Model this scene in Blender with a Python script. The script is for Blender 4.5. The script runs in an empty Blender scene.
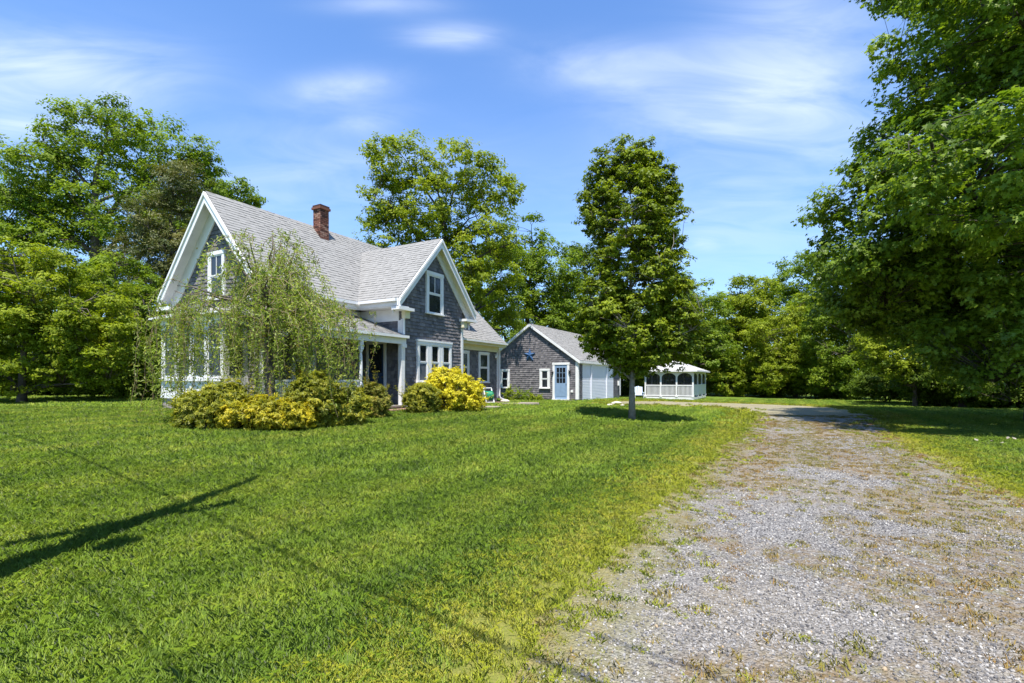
import bpy, math, random
import numpy as np
from mathutils import Vector, Matrix, Euler

random.seed(7)
RNG = np.random.default_rng(11)
sc = bpy.context.scene
COL = sc.collection
R = math.radians

# ------------------------------------------------------------------ frame of reference
F = 490.0          # focal length in pixels of the 1024 px wide frame
HX, HY = 512.0, 379.0
CAMZ = 1.5
U = np.array([0.4867, 0.8736]); V = np.array([-0.8736, 0.4867])   # the axes of the house
P0 = np.array([-3.82, 17.0])
ROT = math.atan2(U[1], U[0])

def sm(a, b, x):
    t = np.clip((np.asarray(x, float) - a) / (b - a), 0, 1)
    return t * t * (3 - 2 * t)

def gz(x, y):
    x = np.asarray(x, float); y = np.asarray(y, float)
    dx, dy = x - P0[0], y - P0[1]
    t = dx * U[0] + dy * U[1]; w = dx * V[0] + dy * V[1]
    a = sm(-9, -1.2, w); b = 1 - .6 * sm(4, 15, t)
    z = .42 * a * b + .15 * sm(2, 8, w) * b - .28 * sm(16, 28, t)
    return z + .012 * np.sin(x * 1.3 + y * .7) * np.sin(y * .9 - x * .4)

def at(px, py, Y):
    return np.array([(px - HX) / F * Y, Y, CAMZ - (py - HY) / F * Y])

def ground(px, py):
    Y = 10.0
    for _ in range(60):
        z = float(gz((px - HX) / F * Y, Y))
        Y = .5 * Y + .5 * min(400., F * (CAMZ - z) / max(py - HY, .5))
    return np.array([(px - HX) / F * Y, Y, float(gz((px - HX) / F * Y, Y))])

def hw(t, w):                       # house plan coordinates to world
    p = P0 + t * U + w * V
    return p

# ------------------------------------------------------------------ node helpers
class NT:
    def __init__(s, tree): s.t = tree; s.n = tree.nodes; s.l = tree.links
    def new(s, typ, **kw):
        n = s.n.new(typ)
        for k, v in kw.items(): setattr(n, k, v)
        return n
    def put(s, sock, v):
        if isinstance(v, bpy.types.NodeSocket): s.l.new(v, sock)
        elif v is not None: sock.default_value = v
    def m(s, op, a, b=None, c=None, clamp=False):
        n = s.new('ShaderNodeMath', operation=op); n.use_clamp = clamp
        s.put(n.inputs[0], a); s.put(n.inputs[1], b)
        if c is not None: s.put(n.inputs[2], c)
        return n.outputs[0]
    def noise(s, vec, scale, detail=4, rough=.55, dist=0):
        n = s.new('ShaderNodeTexNoise'); s.put(n.inputs['Vector'], vec)
        n.inputs['Scale'].default_value = scale; n.inputs['Detail'].default_value = detail
        n.inputs['Roughness'].default_value = rough; n.inputs['Distortion'].default_value = dist
        return n.outputs['Fac']
    def ramp(s, fac, stops):
        n = s.new('ShaderNodeValToRGB'); e = n.color_ramp.elements
        while len(e) < len(stops): e.new(.5)
        for i, (p, c) in enumerate(stops):
            e[i].position = p; e[i].color = (*c, 1) if len(c) == 3 else c
        s.put(n.inputs[0], fac); return n.outputs[0]
    def mix(s, fac, a, b, mode='MIX'):
        n = s.new('ShaderNodeMix', data_type='RGBA', blend_type=mode)
        s.put(n.inputs[0], fac)
        for i, v in ((6, a), (7, b)):
            if isinstance(v, tuple) and len(v) == 3: v = (*v, 1)
            s.put(n.inputs[i], v)
        return n.outputs[2]
    def attr(s, name='tint'):
        return s.new('ShaderNodeAttribute', attribute_name=name).outputs['Fac']
    def bump(s, h, strength, dist=.01):
        n = s.new('ShaderNodeBump'); n.inputs['Strength'].default_value = strength
        n.inputs['Distance'].default_value = dist; s.put(n.inputs['Height'], h); return n.outputs[0]

def newmat(name):
    m = bpy.data.materials.new(name); m.use_nodes = True
    t = NT(m.node_tree); b = m.node_tree.nodes['Principled BSDF']
    return m, t, b

def mat_plain(name, col, rough=.6, var=.12, scale=6, spec=.35, metal=0, bump=0, dirt=None):
    m, t, b = newmat(name)
    tc = t.new('ShaderNodeTexCoord').outputs['Object']
    n = t.noise(tc, scale, 5)
    lo = tuple(c * (1 - var) for c in col); hi = tuple(min(1, c * (1 + var)) for c in col)
    c = t.ramp(n, [(.3, lo), (.7, hi)])
    if dirt:
        d = t.noise(tc, scale * .4, 6, .7)
        c = t.mix(t.m('MULTIPLY', t.ramp(d, [(.5, (0, 0, 0)), (.75, (1, 1, 1))]), .6), c, dirt)
    t.put(b.inputs['Base Color'], c)
    b.inputs['Roughness'].default_value = rough; b.inputs['Specular IOR Level'].default_value = spec
    b.inputs['Metallic'].default_value = metal
    if bump: t.put(b.inputs['Normal'], t.bump(n, bump))
    return m

def mat_tint(name, stops, rough=.8, nscale=(3, 3, 3), namp=.25, spec=.2, bump=.3):
    """colour by each shingle's own tint, streaked by a noise"""
    m, t, b = newmat(name)
    tc = t.new('ShaderNodeTexCoord').outputs['Object']
    mp = t.new('ShaderNodeMapping'); t.put(mp.inputs[0], tc); mp.inputs['Scale'].default_value = nscale
    n = t.noise(mp.outputs[0], 4, 6, .65)
    f = t.m('ADD', t.attr(), t.m('MULTIPLY', t.m('SUBTRACT', n, .5), namp * 2), clamp=True)
    t.put(b.inputs['Base Color'], t.ramp(f, stops))
    b.inputs['Roughness'].default_value = rough; b.inputs['Specular IOR Level'].default_value = spec
    if bump: t.put(b.inputs['Normal'], t.bump(t.noise(mp.outputs[0], 30, 4), bump, .004))
    return m

def mat_leaf(name, stops, trans=.35, rough=.5, spec=.3, tcol=(1.25, 1.3, .6), patch=.35):
    m, t, b = newmat(name)
    pos = t.new('ShaderNodeNewGeometry').outputs['Position']
    n = t.noise(pos, .55, 2)
    f = t.m('ADD', t.attr(), t.m('MULTIPLY', t.m('SUBTRACT', n, .5), patch * 2), clamp=True)
    c = t.ramp(f, stops)
    t.put(b.inputs['Base Color'], c)
    b.inputs['Roughness'].default_value = rough; b.inputs['Specular IOR Level'].default_value = spec
    tr = t.new('ShaderNodeBsdfTranslucent')
    t.put(tr.inputs[0], t.mix(1.0, c, tcol, 'MULTIPLY'))
    mx = t.new('ShaderNodeMixShader'); mx.inputs[0].default_value = trans
    t.l.new(b.outputs[0], mx.inputs[1]); t.l.new(tr.outputs[0], mx.inputs[2])
    t.l.new(mx.outputs[0], m.node_tree.nodes['Material Output'].inputs[0])
    return m

# ------------------------------------------------------------------ mesh builder
class MB:
    def __init__(s): s.v = []; s.f = []; s.t = []
    def quad(s, a, b, c, d, t=.5):
        i = len(s.v); s.v += [tuple(a), tuple(b), tuple(c), tuple(d)]; s.f.append((i, i + 1, i + 2, i + 3)); s.t.append(t)
    def poly(s, pts, t=.5):
        i = len(s.v); s.v += [tuple(p) for p in pts]; s.f.append(tuple(range(i, i + len(pts)))); s.t.append(t)
    def hexa(s, p, t=.5):           # p[0..3] bottom ring, p[4..7] top ring
        i = len(s.v); s.v += [tuple(q) for q in p]
        for q in ((3, 2, 1, 0), (4, 5, 6, 7), (0, 1, 5, 4), (1, 2, 6, 5), (2, 3, 7, 6), (3, 0, 4, 7)):
            s.f.append(tuple(i + k for k in q)); s.t.append(t)
    def box(s, x0, x1, y0, y1, z0, z1, t=.5):
        s.hexa([(x0, y0, z0), (x1, y0, z0), (x1, y1, z0), (x0, y1, z0), (x0, y0, z1), (x1, y0, z1), (x1, y1, z1), (x0, y1, z1)], t)
    def fbox(s, O, ex, n, a0, a1, z0, z1, d0, d1, t=.5):   # box on a wall: along, up, out
        O, ex, n = Vector(O), Vector(ex), Vector(n)
        P = lambda a, z, d: O + ex * a + n * d + Vector((0, 0, z))
        s.hexa([P(a0, z0, d1), P(a1, z0, d1), P(a1, z0, d0), P(a0, z0, d0), P(a0, z1, d1), P(a1, z1, d1), P(a1, z1, d0), P(a0, z1, d0)], t)
    def beam(s, p0, p1, A, a0, a1, B, b0, b1, t=.5):        # rectangular section swept from p0 to p1
        p0, p1, A, B = map(Vector, (p0, p1, A, B))
        r = [A * a0 + B * b0, A * a1 + B * b0, A * a1 + B * b1, A * a0 + B * b1]
        s.hexa([p0 + q for q in r] + [p1 + q for q in r], t)
    def tube(s, pts, rad, n=6, t=.5, cap=True):
        pts = [Vector(p) for p in pts]
        if not hasattr(rad, '__len__'): rad = [rad] * len(pts)
        base = len(s.v); ref = Vector((0, 0, 1))
        for i, p in enumerate(pts):
            d = (pts[min(i + 1, len(pts) - 1)] - pts[max(i - 1, 0)])
            d = d.normalized() if d.length > 1e-9 else Vector((0, 0, 1))
            if i == 0:
                a = d.cross(Vector((1, 0, 0)) if abs(d.x) < .8 else Vector((0, 1, 0))).normalized()
            else:
                a = (a - d * a.dot(d)); a = a.normalized() if a.length > 1e-6 else d.orthogonal().normalized()
            b = d.cross(a)
            for k in range(n):
                q = 2 * math.pi * k / n
                s.v.append(tuple(p + (a * math.cos(q) + b * math.sin(q)) * rad[i]))
        for i in range(len(pts) - 1):
            for k in range(n):
                k2 = (k + 1) % n
                s.f.append((base + i * n + k, base + i * n + k2, base + (i + 1) * n + k2, base + (i + 1) * n + k)); s.t.append(t)
        if cap:
            s.f.append(tuple(base + k for k in reversed(range(n)))); s.t.append(t)
            s.f.append(tuple(base + (len(pts) - 1) * n + k for k in range(n))); s.t.append(t)
    def lathe(s, c, prof, n=16, t=.5):
        base = len(s.v)
        for r, z in prof:
            for k in range(n):
                q = 2 * math.pi * k / n; s.v.append((c[0] + r * math.cos(q), c[1] + r * math.sin(q), c[2] + z))
        for i in range(len(prof) - 1):
            for k in range(n):
                k2 = (k + 1) % n
                s.f.append((base + i * n + k, base + i * n + k2, base + (i + 1) * n + k2, base + (i + 1) * n + k)); s.t.append(t)
        s.f.append(tuple(base + k for k in reversed(range(n)))); s.t.append(t)
        s.f.append(tuple(base + (len(prof) - 1) * n + k for k in range(n))); s.t.append(t)
    def courses(s, O, ex, ey, poly, expo, wr, lift, gap=.002, tj=.5, jit=.3):
        """overlapping shingles laid in rows over a convex polygon of a plane"""
        O, ex, ey = Vector(O), Vector(ex).normalized(), Vector(ey).normalized(); n = ex.cross(ey)
        bmin = min(p[1] for p in poly); bmax = max(p[1] for p in poly); N = len(poly)
        def span(b):
            xs = []
            for i in range(N):
                (a0, c0), (a1, c1) = poly[i], poly[(i + 1) % N]
                if abs(c1 - c0) < 1e-9: continue
                if min(c0, c1) - 1e-7 <= b <= max(c0, c1) + 1e-7: xs.append(a0 + (a1 - a0) * (b - c0) / (c1 - c0))
            return (min(xs), max(xs)) if xs else None
        P = lambda a, b, d: O + ex * a + ey * b + n * d
        k = 0
        while bmin + k * expo < bmax - .01:
            b0 = bmin + k * expo; b1 = min(b0 + expo, bmax); k += 1
            s0, s1 = span(b0 + 1e-5), span(b1 - 1e-5)
            if not s0 or not s1: continue
            a = min(s0[0], s1[0]); amax = max(s0[1], s1[1]); bt = min(b1 + .015, bmax)
            a -= random.random() * wr[0]
            while a < amax:
                w = random.uniform(*wr); c = lambda q, sp: min(max(q, sp[0]), sp[1])
                l, r = a + gap, a + w - gap
                q = [c(l, s0), c(r, s0), c(r, s1), c(l, s1)]
                if (q[1] - q[0]) + (q[2] - q[3]) > .006:
                    L = lift * (1 + random.uniform(-jit, jit)); tn = min(1, max(0, .5 + random.gauss(0, .22) * tj * 2))
                    dz = random.uniform(-.004, .004) if gap > 0 else 0
                    pb0, pb1 = P(q[0], b0 + dz, L), P(q[1], b0 + dz, L)
                    s.quad(pb0, pb1, P(q[2], bt, .0015), P(q[3], bt, .0015), tn)
                    s.quad(P(q[0], b0 + dz, 0), P(q[1], b0 + dz, 0), pb1, pb0, tn * .1)  # butt face tinted dark: shadow line under each course put into the colour
                a += w
    def build(s, name, m, parent=None, smooth=False):
        me = bpy.data.meshes.new(name); me.from_pydata(s.v, [], s.f); me.update()
        at_ = me.attributes.new('tint', 'FLOAT', 'FACE'); at_.data.foreach_set('value', np.array(s.t, np.float32))
        me.materials.append(m)
        if smooth: me.polygons.foreach_set('use_smooth', [True] * len(me.polygons))
        o = bpy.data.objects.new(name, me); COL.objects.link(o)
        if parent: o.parent = parent
        return o

def npmesh(name, verts, nv_per, tint, m, parent=None):
    """many equal polygons (leaves, blades) in one mesh, fast"""
    n = len(verts) // nv_per
    me = bpy.data.meshes.new(name)
    me.vertices.add(len(verts)); me.vertices.foreach_set('co', verts.astype(np.float32).ravel())
    me.loops.add(len(verts)); me.loops.foreach_set('vertex_index', np.arange(len(verts), dtype=np.int32))
    me.polygons.add(n); me.polygons.foreach_set('loop_start', np.arange(n, dtype=np.int32) * nv_per)
    me.polygons.foreach_set('loop_total', np.full(n, nv_per, np.int32))
    at_ = me.attributes.new('tint', 'FLOAT', 'FACE'); at_.data.foreach_set('value', tint.astype(np.float32))
    me.materials.append(m); me.update(); me.validate()
    o = bpy.data.objects.new(name, me)
    if parent is not None: COL.objects.link(o); o.parent = parent
    return o

def tag(o, label=None, cat=None, group=None, kind=None):
    if label: o['label'] = label
    if cat: o['category'] = cat
    if group: o['group'] = group
    if kind: o['kind'] = kind
    return o

def empty(name, loc, rz=0, **kw):
    o = bpy.data.objects.new(name, None); COL.objects.link(o); o.empty_display_size = .3
    o.location = loc; o.rotation_euler = (0, 0, rz); tag(o, **kw); return o

# ------------------------------------------------------------------ materials
M = {}
M['shingle'] = mat_tint('weathered_shingle', [(0, (.045, .044, .05)), (.35, (.115, .108, .114)), (.65, (.18, .168, .172)), (1, (.28, .258, .256))], nscale=(2, 2, .6), namp=.22)
M['roof'] = mat_tint('asphalt_shingle', [(0, (.11, .107, .10)), (.3, (.215, .209, .198)), (.7, (.27, .263, .25)), (1, (.34, .33, .315))], nscale=(1, 1, 1), namp=.08, rough=.9)
M['white'] = mat_plain('white_paint', (.72, .71, .70), .5, .04, 3, dirt=(.55, .54, .49))
M['cream'] = mat_plain('warm_lit_soffit', (.66, .62, .45), .6, .04, 3)  # yellowish light reflected under the eaves, put into the soffit colour
M['brick'] = mat_tint('old_brick', [(0, (.055, .028, .022)), (.4, (.15, .062, .042)), (.7, (.21, .095, .065)), (1, (.28, .17, .125))], namp=.2)
M['stone'] = mat_plain('field_stone', (.33, .28, .25), .85, .35, 7, bump=.5)
M['glass'] = None
def glass():
    m, t, b = newmat('window_glass')
    tc = t.new('ShaderNodeTexCoord').outputs['Object']
    t.put(b.inputs['Base Color'], t.ramp(t.noise(tc, .8, 2), [(.35, (.008, .011, .014)), (.7, (.03, .035, .04))]))
    b.inputs['Roughness'].default_value = .04; b.inputs['Specular IOR Level'].default_value = .5
    t.put(b.inputs['Normal'], t.bump(t.noise(tc, 2.2, 2), .12, .03))
    return m
M['glass'] = glass()
M['screen'] = mat_plain('insect_screen', (.09, .1, .115), .7, .15, 8)
M['navy'] = mat_plain('slate_blue_paint', (.035, .06, .11), .45, .1, 5)
M['sky_door'] = mat_plain('pale_blue_paint', (.2, .29, .42), .5, .08, 5)
M['metal'] = mat_plain('black_iron', (.02, .02, .022), .5, .2, 8)
M['brass'] = mat_plain('worn_brass', (.4, .3, .12), .35, .15, 8, metal=1)
M['wood'] = mat_plain('porch_plank', (.27, .25, .23), .75, .2, 9)
M['greenp'] = mat_plain('green_plastic', (.02, .22, .11), .4, .1, 5)
M['globe'] = mat_plain('opal_glass', (.85, .82, .74), .25, .03, 4)
M['bark'] = mat_plain('grey_bark', (.13, .105, .085), .9, .45, 9, bump=.8)
M['bark_l'] = mat_plain('pale_grey_bark', (.2, .175, .15), .9, .35, 9, bump=.6)
M['bark_d'] = mat_plain('dark_bark', (.06, .05, .042), .9, .4, 9, bump=.8)
M['twig'] = mat_plain('olive_twig', (.22, .17, .09), .8, .3, 9)
M['pole'] = mat_plain('creosoted_wood', (.12, .085, .06), .85, .3, 6)
M['rock'] = mat_plain('pale_rock', (.45, .41, .36), .85, .3, 9, bump=.6)
M['flag'] = mat_plain('flagstone', (.24, .21, .165), .85, .25, 6, bump=.4)
M['blue_decor'] = mat_plain('star_shaded_blue', (.03, .085, .2), .5, .15, 6)  # blue darkened: tree shade over the star put into its colour
M['blue_cloth'] = mat_plain('chair_blue_paint', (.5, .58, .68), .6, .1, 6)

G = lambda *s: [(p, c) for p, c in s]
M['lf_maple'] = mat_leaf('maple_leaf', G((0, (.065, .115, .010)), (.5, (.155, .235, .017)), (1, (.27, .35, .03))), .42, .48, .28)
M['lf_pear'] = mat_leaf('pear_leaf', G((0, (.085, .125, .008)), (.5, (.18, .235, .012)), (1, (.29, .34, .02))), .42, .5, .22)
M['lf_oak'] = mat_leaf('oak_leaf', G((0, (.075, .125, .008)), (.5, (.155, .23, .014)), (1, (.25, .32, .024))), .44, .55, .18)
M['lf_bright'] = mat_leaf('bright_leaf', G((0, (.11, .155, .008)), (.5, (.22, .275, .014)), (1, (.34, .38, .026))), .44, .55, .18)
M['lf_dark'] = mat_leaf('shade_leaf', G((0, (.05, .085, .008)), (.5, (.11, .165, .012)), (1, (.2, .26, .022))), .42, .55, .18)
M['lf_needle'] = mat_leaf('conifer_needle', G((0, (.045, .065, .014)), (.5, (.10, .115, .024)), (1, (.2, .18, .045))), .25)
M['lf_weep'] = mat_leaf('weeping_leaf', G((0, (.16, .12, .045)), (.3, (.15, .2, .03)), (.65, (.24, .31, .045)), (1, (.38, .42, .09))), .42)
M['lf_gold'] = mat_leaf('golden_spray', G((0, (.36, .32, .016)), (.5, (.64, .57, .022)), (1, (.82, .76, .06))), .35, tcol=(1.1, 1.05, .5))
M['lf_olive'] = mat_leaf('olive_leaf', G((0, (.12, .14, .014)), (.5, (.26, .27, .024)), (1, (.50, .44, .04))), .42)
M['lf_yellow'] = mat_leaf('yellow_green_leaf', G((0, (.17, .18, .014)), (.45, (.38, .345, .022)), (1, (.74, .58, .025))), .42)
M['lf_rust'] = mat_leaf('rust_tipped_leaf', G((0, (.12, .13, .02)), (.6, (.28, .28, .04)), (1, (.48, .28, .08))), .4)

_lat = np.random.default_rng(77).random((64, 64))
def vnoise(x, y):
    x = np.asarray(x, float); y = np.asarray(y, float); xi = np.floor(x).astype(int); yi = np.floor(y).astype(int); fx = x - xi; fy = y - yi
    fx = fx * fx * (3 - 2 * fx); fy = fy * fy * (3 - 2 * fy); g = lambda a, b: _lat[a % 64, b % 64]
    return (g(xi, yi) * (1 - fx) + g(xi + 1, yi) * fx) * (1 - fy) + (g(xi, yi + 1) * (1 - fx) + g(xi + 1, yi + 1) * fx) * fy
def moss(x, y):
    """how overgrown the drive is, 0..1: patches along its middle strip and its edges"""
    n = .5 * vnoise(x * .8 + 3, y * .55) + .3 * vnoise(x * 2.1, y * 1.7 + 9) + .2 * vnoise(x * 5 + 5, y * 4.4)
    t = (x - P0[0]) * U[0] + (y - P0[1]) * U[1]; w = (x - P0[0]) * V[0] + (y - P0[1]) * V[1]
    mid = np.exp(-((w + 13.0) / .9) ** 2) * .17
    return sm(.46, .65, n + mid)

# ------------------------------------------------------------------ setting: ground
def axis(lo, hi, step, far):
    a = list(np.arange(lo, hi + 1e-6, step)); s = step
    x = hi
    while x < far: s *= 1.35; x += s; a.append(x)
    s = step; x = lo
    while x > -far: s *= 1.35; x -= s; a.insert(0, x)
    return np.array(a)
gx = axis(-16, 26, .3, 420); gy = axis(-6, 44, .3, 420)
XX, YY = np.meshgrid(gx, gy)
ZZ = gz(XX, YY)
vs = np.stack([XX, YY, ZZ], -1).reshape(-1, 3)
nx = len(gx); fs = [(j * nx + i, j * nx + i + 1, (j + 1) * nx + i + 1, (j + 1) * nx + i) for j in range(len(gy) - 1) for i in range(nx - 1)]
def ground_mat():
    m, t, b = newmat('lawn_soil')
    pos = t.new('ShaderNodeNewGeometry').outputs['Position']
    n1 = t.noise(pos, .45, 4); n2 = t.noise(pos, 9, 5, .7); n3 = t.noise(pos, 60, 3, .7)
    c = t.ramp(n1, [(.3, (.08, .14, .016)), (.7, (.13, .19, .022))])
    c = t.mix(t.m('MULTIPLY', n2, .5), c, (.07, .10, .014))
    c = t.mix(t.ramp(n3, [(.45, (0, 0, 0)), (.7, (.5, .5, .5))]), c, (.15, .19, .04))
    e = t.m('ADD', t.attr('edge'), t.m('MULTIPLY', t.m('SUBTRACT', n2, .5), 1.2))
    c = t.mix(t.ramp(e, [(.25, (1, 1, 1)), (.95, (0, 0, 0))]), c, t.ramp(n3, [(.35, (.15, .17, .03)), (.7, (.24, .22, .06))]))
    t.put(b.inputs['Base Color'], c); b.inputs['Roughness'].default_value = .95; b.inputs['Specular IOR Level'].default_value = .1
    t.put(b.inputs['Normal'], t.bump(n3, .8, .03))
    return m
me = bpy.data.meshes.new('ground'); me.from_pydata(vs.tolist(), [], fs); me.update(); me.materials.append(ground_mat())
me.polygons.foreach_set('use_smooth', [True] * len(me.polygons))
gnd = bpy.data.objects.new('ground', me); COL.objects.link(gnd); tag(gnd, 'green lawn soil running back to the trees', 'ground', kind='structure')

# drive: left and right edges read on the photograph, laid on the terrain
Lpx = [(508, 683), (552, 620), (618, 548), (678, 490), (716, 455), (746, 428), (754, 417), (742, 409.5), (700, 407), (650, 405.6), (606, 405)]
Rpx = [(1500, 683), (1290, 590), (1130, 533), (1040, 502), (958, 468), (905, 443), (885, 425), (862, 413), (800, 406), (720, 403.2), (612, 402)]
def resample(P, n):
    P = np.array(P); d = np.r_[0, np.cumsum(np.linalg.norm(np.diff(P, axis=0), axis=1))]
    # Catmull-Rom through the points
    q = np.linspace(0, d[-1], n); out = []
    for x in q:
        i = min(np.searchsorted(d, x, 'right') - 1, len(P) - 2); u = (x - d[i]) / (d[i + 1] - d[i])
        p0, p1, p2, p3 = P[max(i - 1, 0)], P[i], P[i + 1], P[min(i + 2, len(P) - 1)]
        out.append(.5 * (2 * p1 + (p2 - p0) * u + (2 * p0 - 5 * p1 + 4 * p2 - p3) * u * u + (3 * p1 - p0 - 3 * p2 + p3) * u ** 3))
    return np.array(out)
Lw = [ground(*p)[:2] for p in Lpx]; Rw = [ground(*p)[:2] for p in Rpx]
Lw = [Lw[0] - U * 14 + V * 1.0, Lw[0] - U * 6 + V * .2] + Lw; Rw = [Rw[0] - U * 14, Rw[0] - U * 6] + Rw
NS = 220; LE = resample(Lw, NS); RE = resample(Rw, NS)
wob = np.array([[.07 * math.sin(i * .43) + .05 * math.sin(i * .97 + 1), 0] for i in range(NS)])
LE = LE + wob; RE = RE - wob[::-1]
NC = 44
dv = []
for i in range(NS):
    for k in range(NC + 1):
        p = LE[i] * (1 - k / NC) + RE[i] * (k / NC); dv.append((p[0], p[1], float(gz(*p)) + .018))
dvz = np.array(dv)
df = [(i * (NC + 1) + k, i * (NC + 1) + k + 1, (i + 1) * (NC + 1) + k + 1, (i + 1) * (NC + 1) + k) for i in range(NS - 1) for k in range(NC)]
def gravel_mat():
    m, t, b = newmat('gravel')
    pos = t.new('ShaderNodeNewGeometry').outputs['Position']
    vo = t.new('ShaderNodeTexVoronoi'); t.put(vo.inputs['Vector'], pos); vo.inputs['Scale'].default_value = 48
    vo2 = t.new('ShaderNodeTexVoronoi'); t.put(vo2.inputs['Vector'], pos); vo2.inputs['Scale'].default_value = 95
    sep = t.new('ShaderNodeSeparateColor'); t.put(sep.inputs[0], vo.outputs['Color'])
    sep2 = t.new('ShaderNodeSeparateColor'); t.put(sep2.inputs[0], vo2.outputs['Color'])
    c = t.ramp(sep.outputs[0], [(0, (.06, .058, .058)), (.5, (.2, .193, .188)), (.85, (.3, .288, .275)), (1, (.46, .44, .42))])
    c2 = t.ramp(sep2.outputs[1], [(0, (.07, .067, .065)), (.6, (.21, .2, .193)), (1, (.40, .385, .365))])
    c = t.mix(.5, c, c2)
    big = t.noise(pos, .55, 6, .62, .4); fine = t.noise(pos, 14, 5, .7)
    mask = t.m('MULTIPLY', t.attr('moss'), t.ramp(fine, [(.34, (0, 0, 0)), (.62, (1, 1, 1))]))
    moss = t.ramp(t.noise(pos, 3.3, 5, .7), [(.3, (.12, .07, .022)), (.5, (.17, .11, .033)), (.72, (.13, .14, .025))])
    c = t.mix(t.m('MULTIPLY', mask, .85), c, moss)
    sand = t.ramp(t.noise(pos, .35, 4, .6), [(.42, (0, 0, 0)), (.68, (1, 1, 1))])
    c = t.mix(t.m('MULTIPLY', sand, .4), c, (.27, .21, .12))
    # sandy towards the grass, by the sheet's own edge distance
    e = t.attr('edge'); en = t.m('MULTIPLY', t.m('ADD', e, t.m('MULTIPLY', t.m('SUBTRACT', fine, .5), 1.6)), .62)
    c = t.mix(t.ramp(en, [(.0, (.9, .9, .9)), (.75, (0, 0, 0))]), c, t.ramp(t.noise(pos, 5, 5, .7), [(.3, (.15, .15, .03)), (.7, (.26, .21, .075))]))
    fa = t.m('MULTIPLY', t.attr('bend'), t.ramp(fine, [(.25, (.55, .55, .55)), (.6, (1, 1, 1))]))
    c = t.mix(fa, c, t.ramp(t.noise(pos, 1.2, 5, .7), [(.3, (.26, .22, .12)), (.7, (.34, .31, .17))]))
    t.put(b.inputs['Base Color'], c); b.inputs['Roughness'].default_value = .9; b.inputs['Specular IOR Level'].default_value = .2
    h = t.m('ADD', t.m('MULTIPLY', vo.outputs['Distance'], -1), t.m('MULTIPLY', vo2.outputs['Distance'], -.6))
    t.put(b.inputs['Normal'], t.bump(h, .9, .02))
    return m
M['gravel'] = gravel_mat()
me = bpy.data.meshes.new('gravel_drive'); me.from_pydata(dv, [], df); me.update(); me.materials.append(M['gravel'])
ed = np.array([min(np.linalg.norm(dvz[i * (NC + 1) + k][:2] - LE[i]), np.linalg.norm(dvz[i * (NC + 1) + k][:2] - RE[i])) for i in range(NS) for k in range(NC + 1)], np.float32)
a_ = me.attributes.new('edge', 'FLOAT', 'POINT'); a_.data.foreach_set('value', ed)
a_ = me.attributes.new('bend', 'FLOAT', 'POINT'); a_.data.foreach_set('value', (.75 * sm(16, 22, dvz[:, 1])).astype(np.float32))
a_ = me.attributes.new('moss', 'FLOAT', 'POINT'); a_.data.foreach_set('value', moss(dvz[:, 0], dvz[:, 1]).astype(np.float32))
me.polygons.foreach_set('use_smooth', [True] * len(me.polygons))
drv = bpy.data.objects.new('gravel_drive', me); COL.objects.link(drv); tag(drv, 'grey gravel drive with mossy brown patches curving to the garage', 'drive', kind='structure')

DPOLY = np.vstack([LE, RE[::-1]])
def in_poly(P, poly):
    x, y = P[:, 0], P[:, 1]; ins = np.zeros(len(P), bool); n = len(poly)
    for i in range(n):
        x0, y0 = poly[i]; x1, y1 = poly[(i + 1) % n]
        if y0 == y1: continue
        c = ((y0 > y) != (y1 > y)) & (x < (x1 - x0) * (y - y0) / (y1 - y0) + x0); ins ^= c
    return ins
def edge_dist(P):
    d = np.full(len(P), 1e9)
    for E in (LE, RE):
        for i in range(len(E) - 1):
            a, b = E[i], E[i + 1]; ab = b - a; L = ab @ ab
            t = np.clip(((P - a) @ ab) / L, 0, 1); q = P - (a + t[:, None] * ab)
            d = np.minimum(d, np.sqrt((q ** 2).sum(1)))
    return d
_gp = vs[:, :2]; _ge = np.full(len(_gp), 9.0); _k = (np.abs(_gp[:, 0]) < 30) & (np.abs(_gp[:, 1]) < 50); _ge[_k] = edge_dist(_gp[_k])
_a = gnd.data.attributes.new('edge', 'FLOAT', 'POINT'); _a.data.foreach_set('value', _ge.astype(np.float32))
def plan(P, org=P0):
    d = P - org; return d @ U, d @ V
G0 = np.array([3.97, 29.5])
Z0 = np.array([14.0, 37.9])
def built(P):
    t, w = plan(P)
    r = (t > -3.8) & (t < 4.4) & (w > -.1) & (w < 7) | (t > -4.6) & (t < -3.7) & (w > 2.9) & (w < 6.3) | (t > 3.5) & (t < 8) & (w > .8) & (w < 6) | (t > 3.8) & (t < 8.6) & (w > -.7) & (w < 1)
    t, w = plan(P, G0); r |= (t > -.1) & (t < 8.7) & (w > -.1) & (w < 6.6)
    t, w = plan(P, Z0); r |= (t > -.1) & (t < 7.1) & (w > -.1) & (w < 3.8)
    return r

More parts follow.
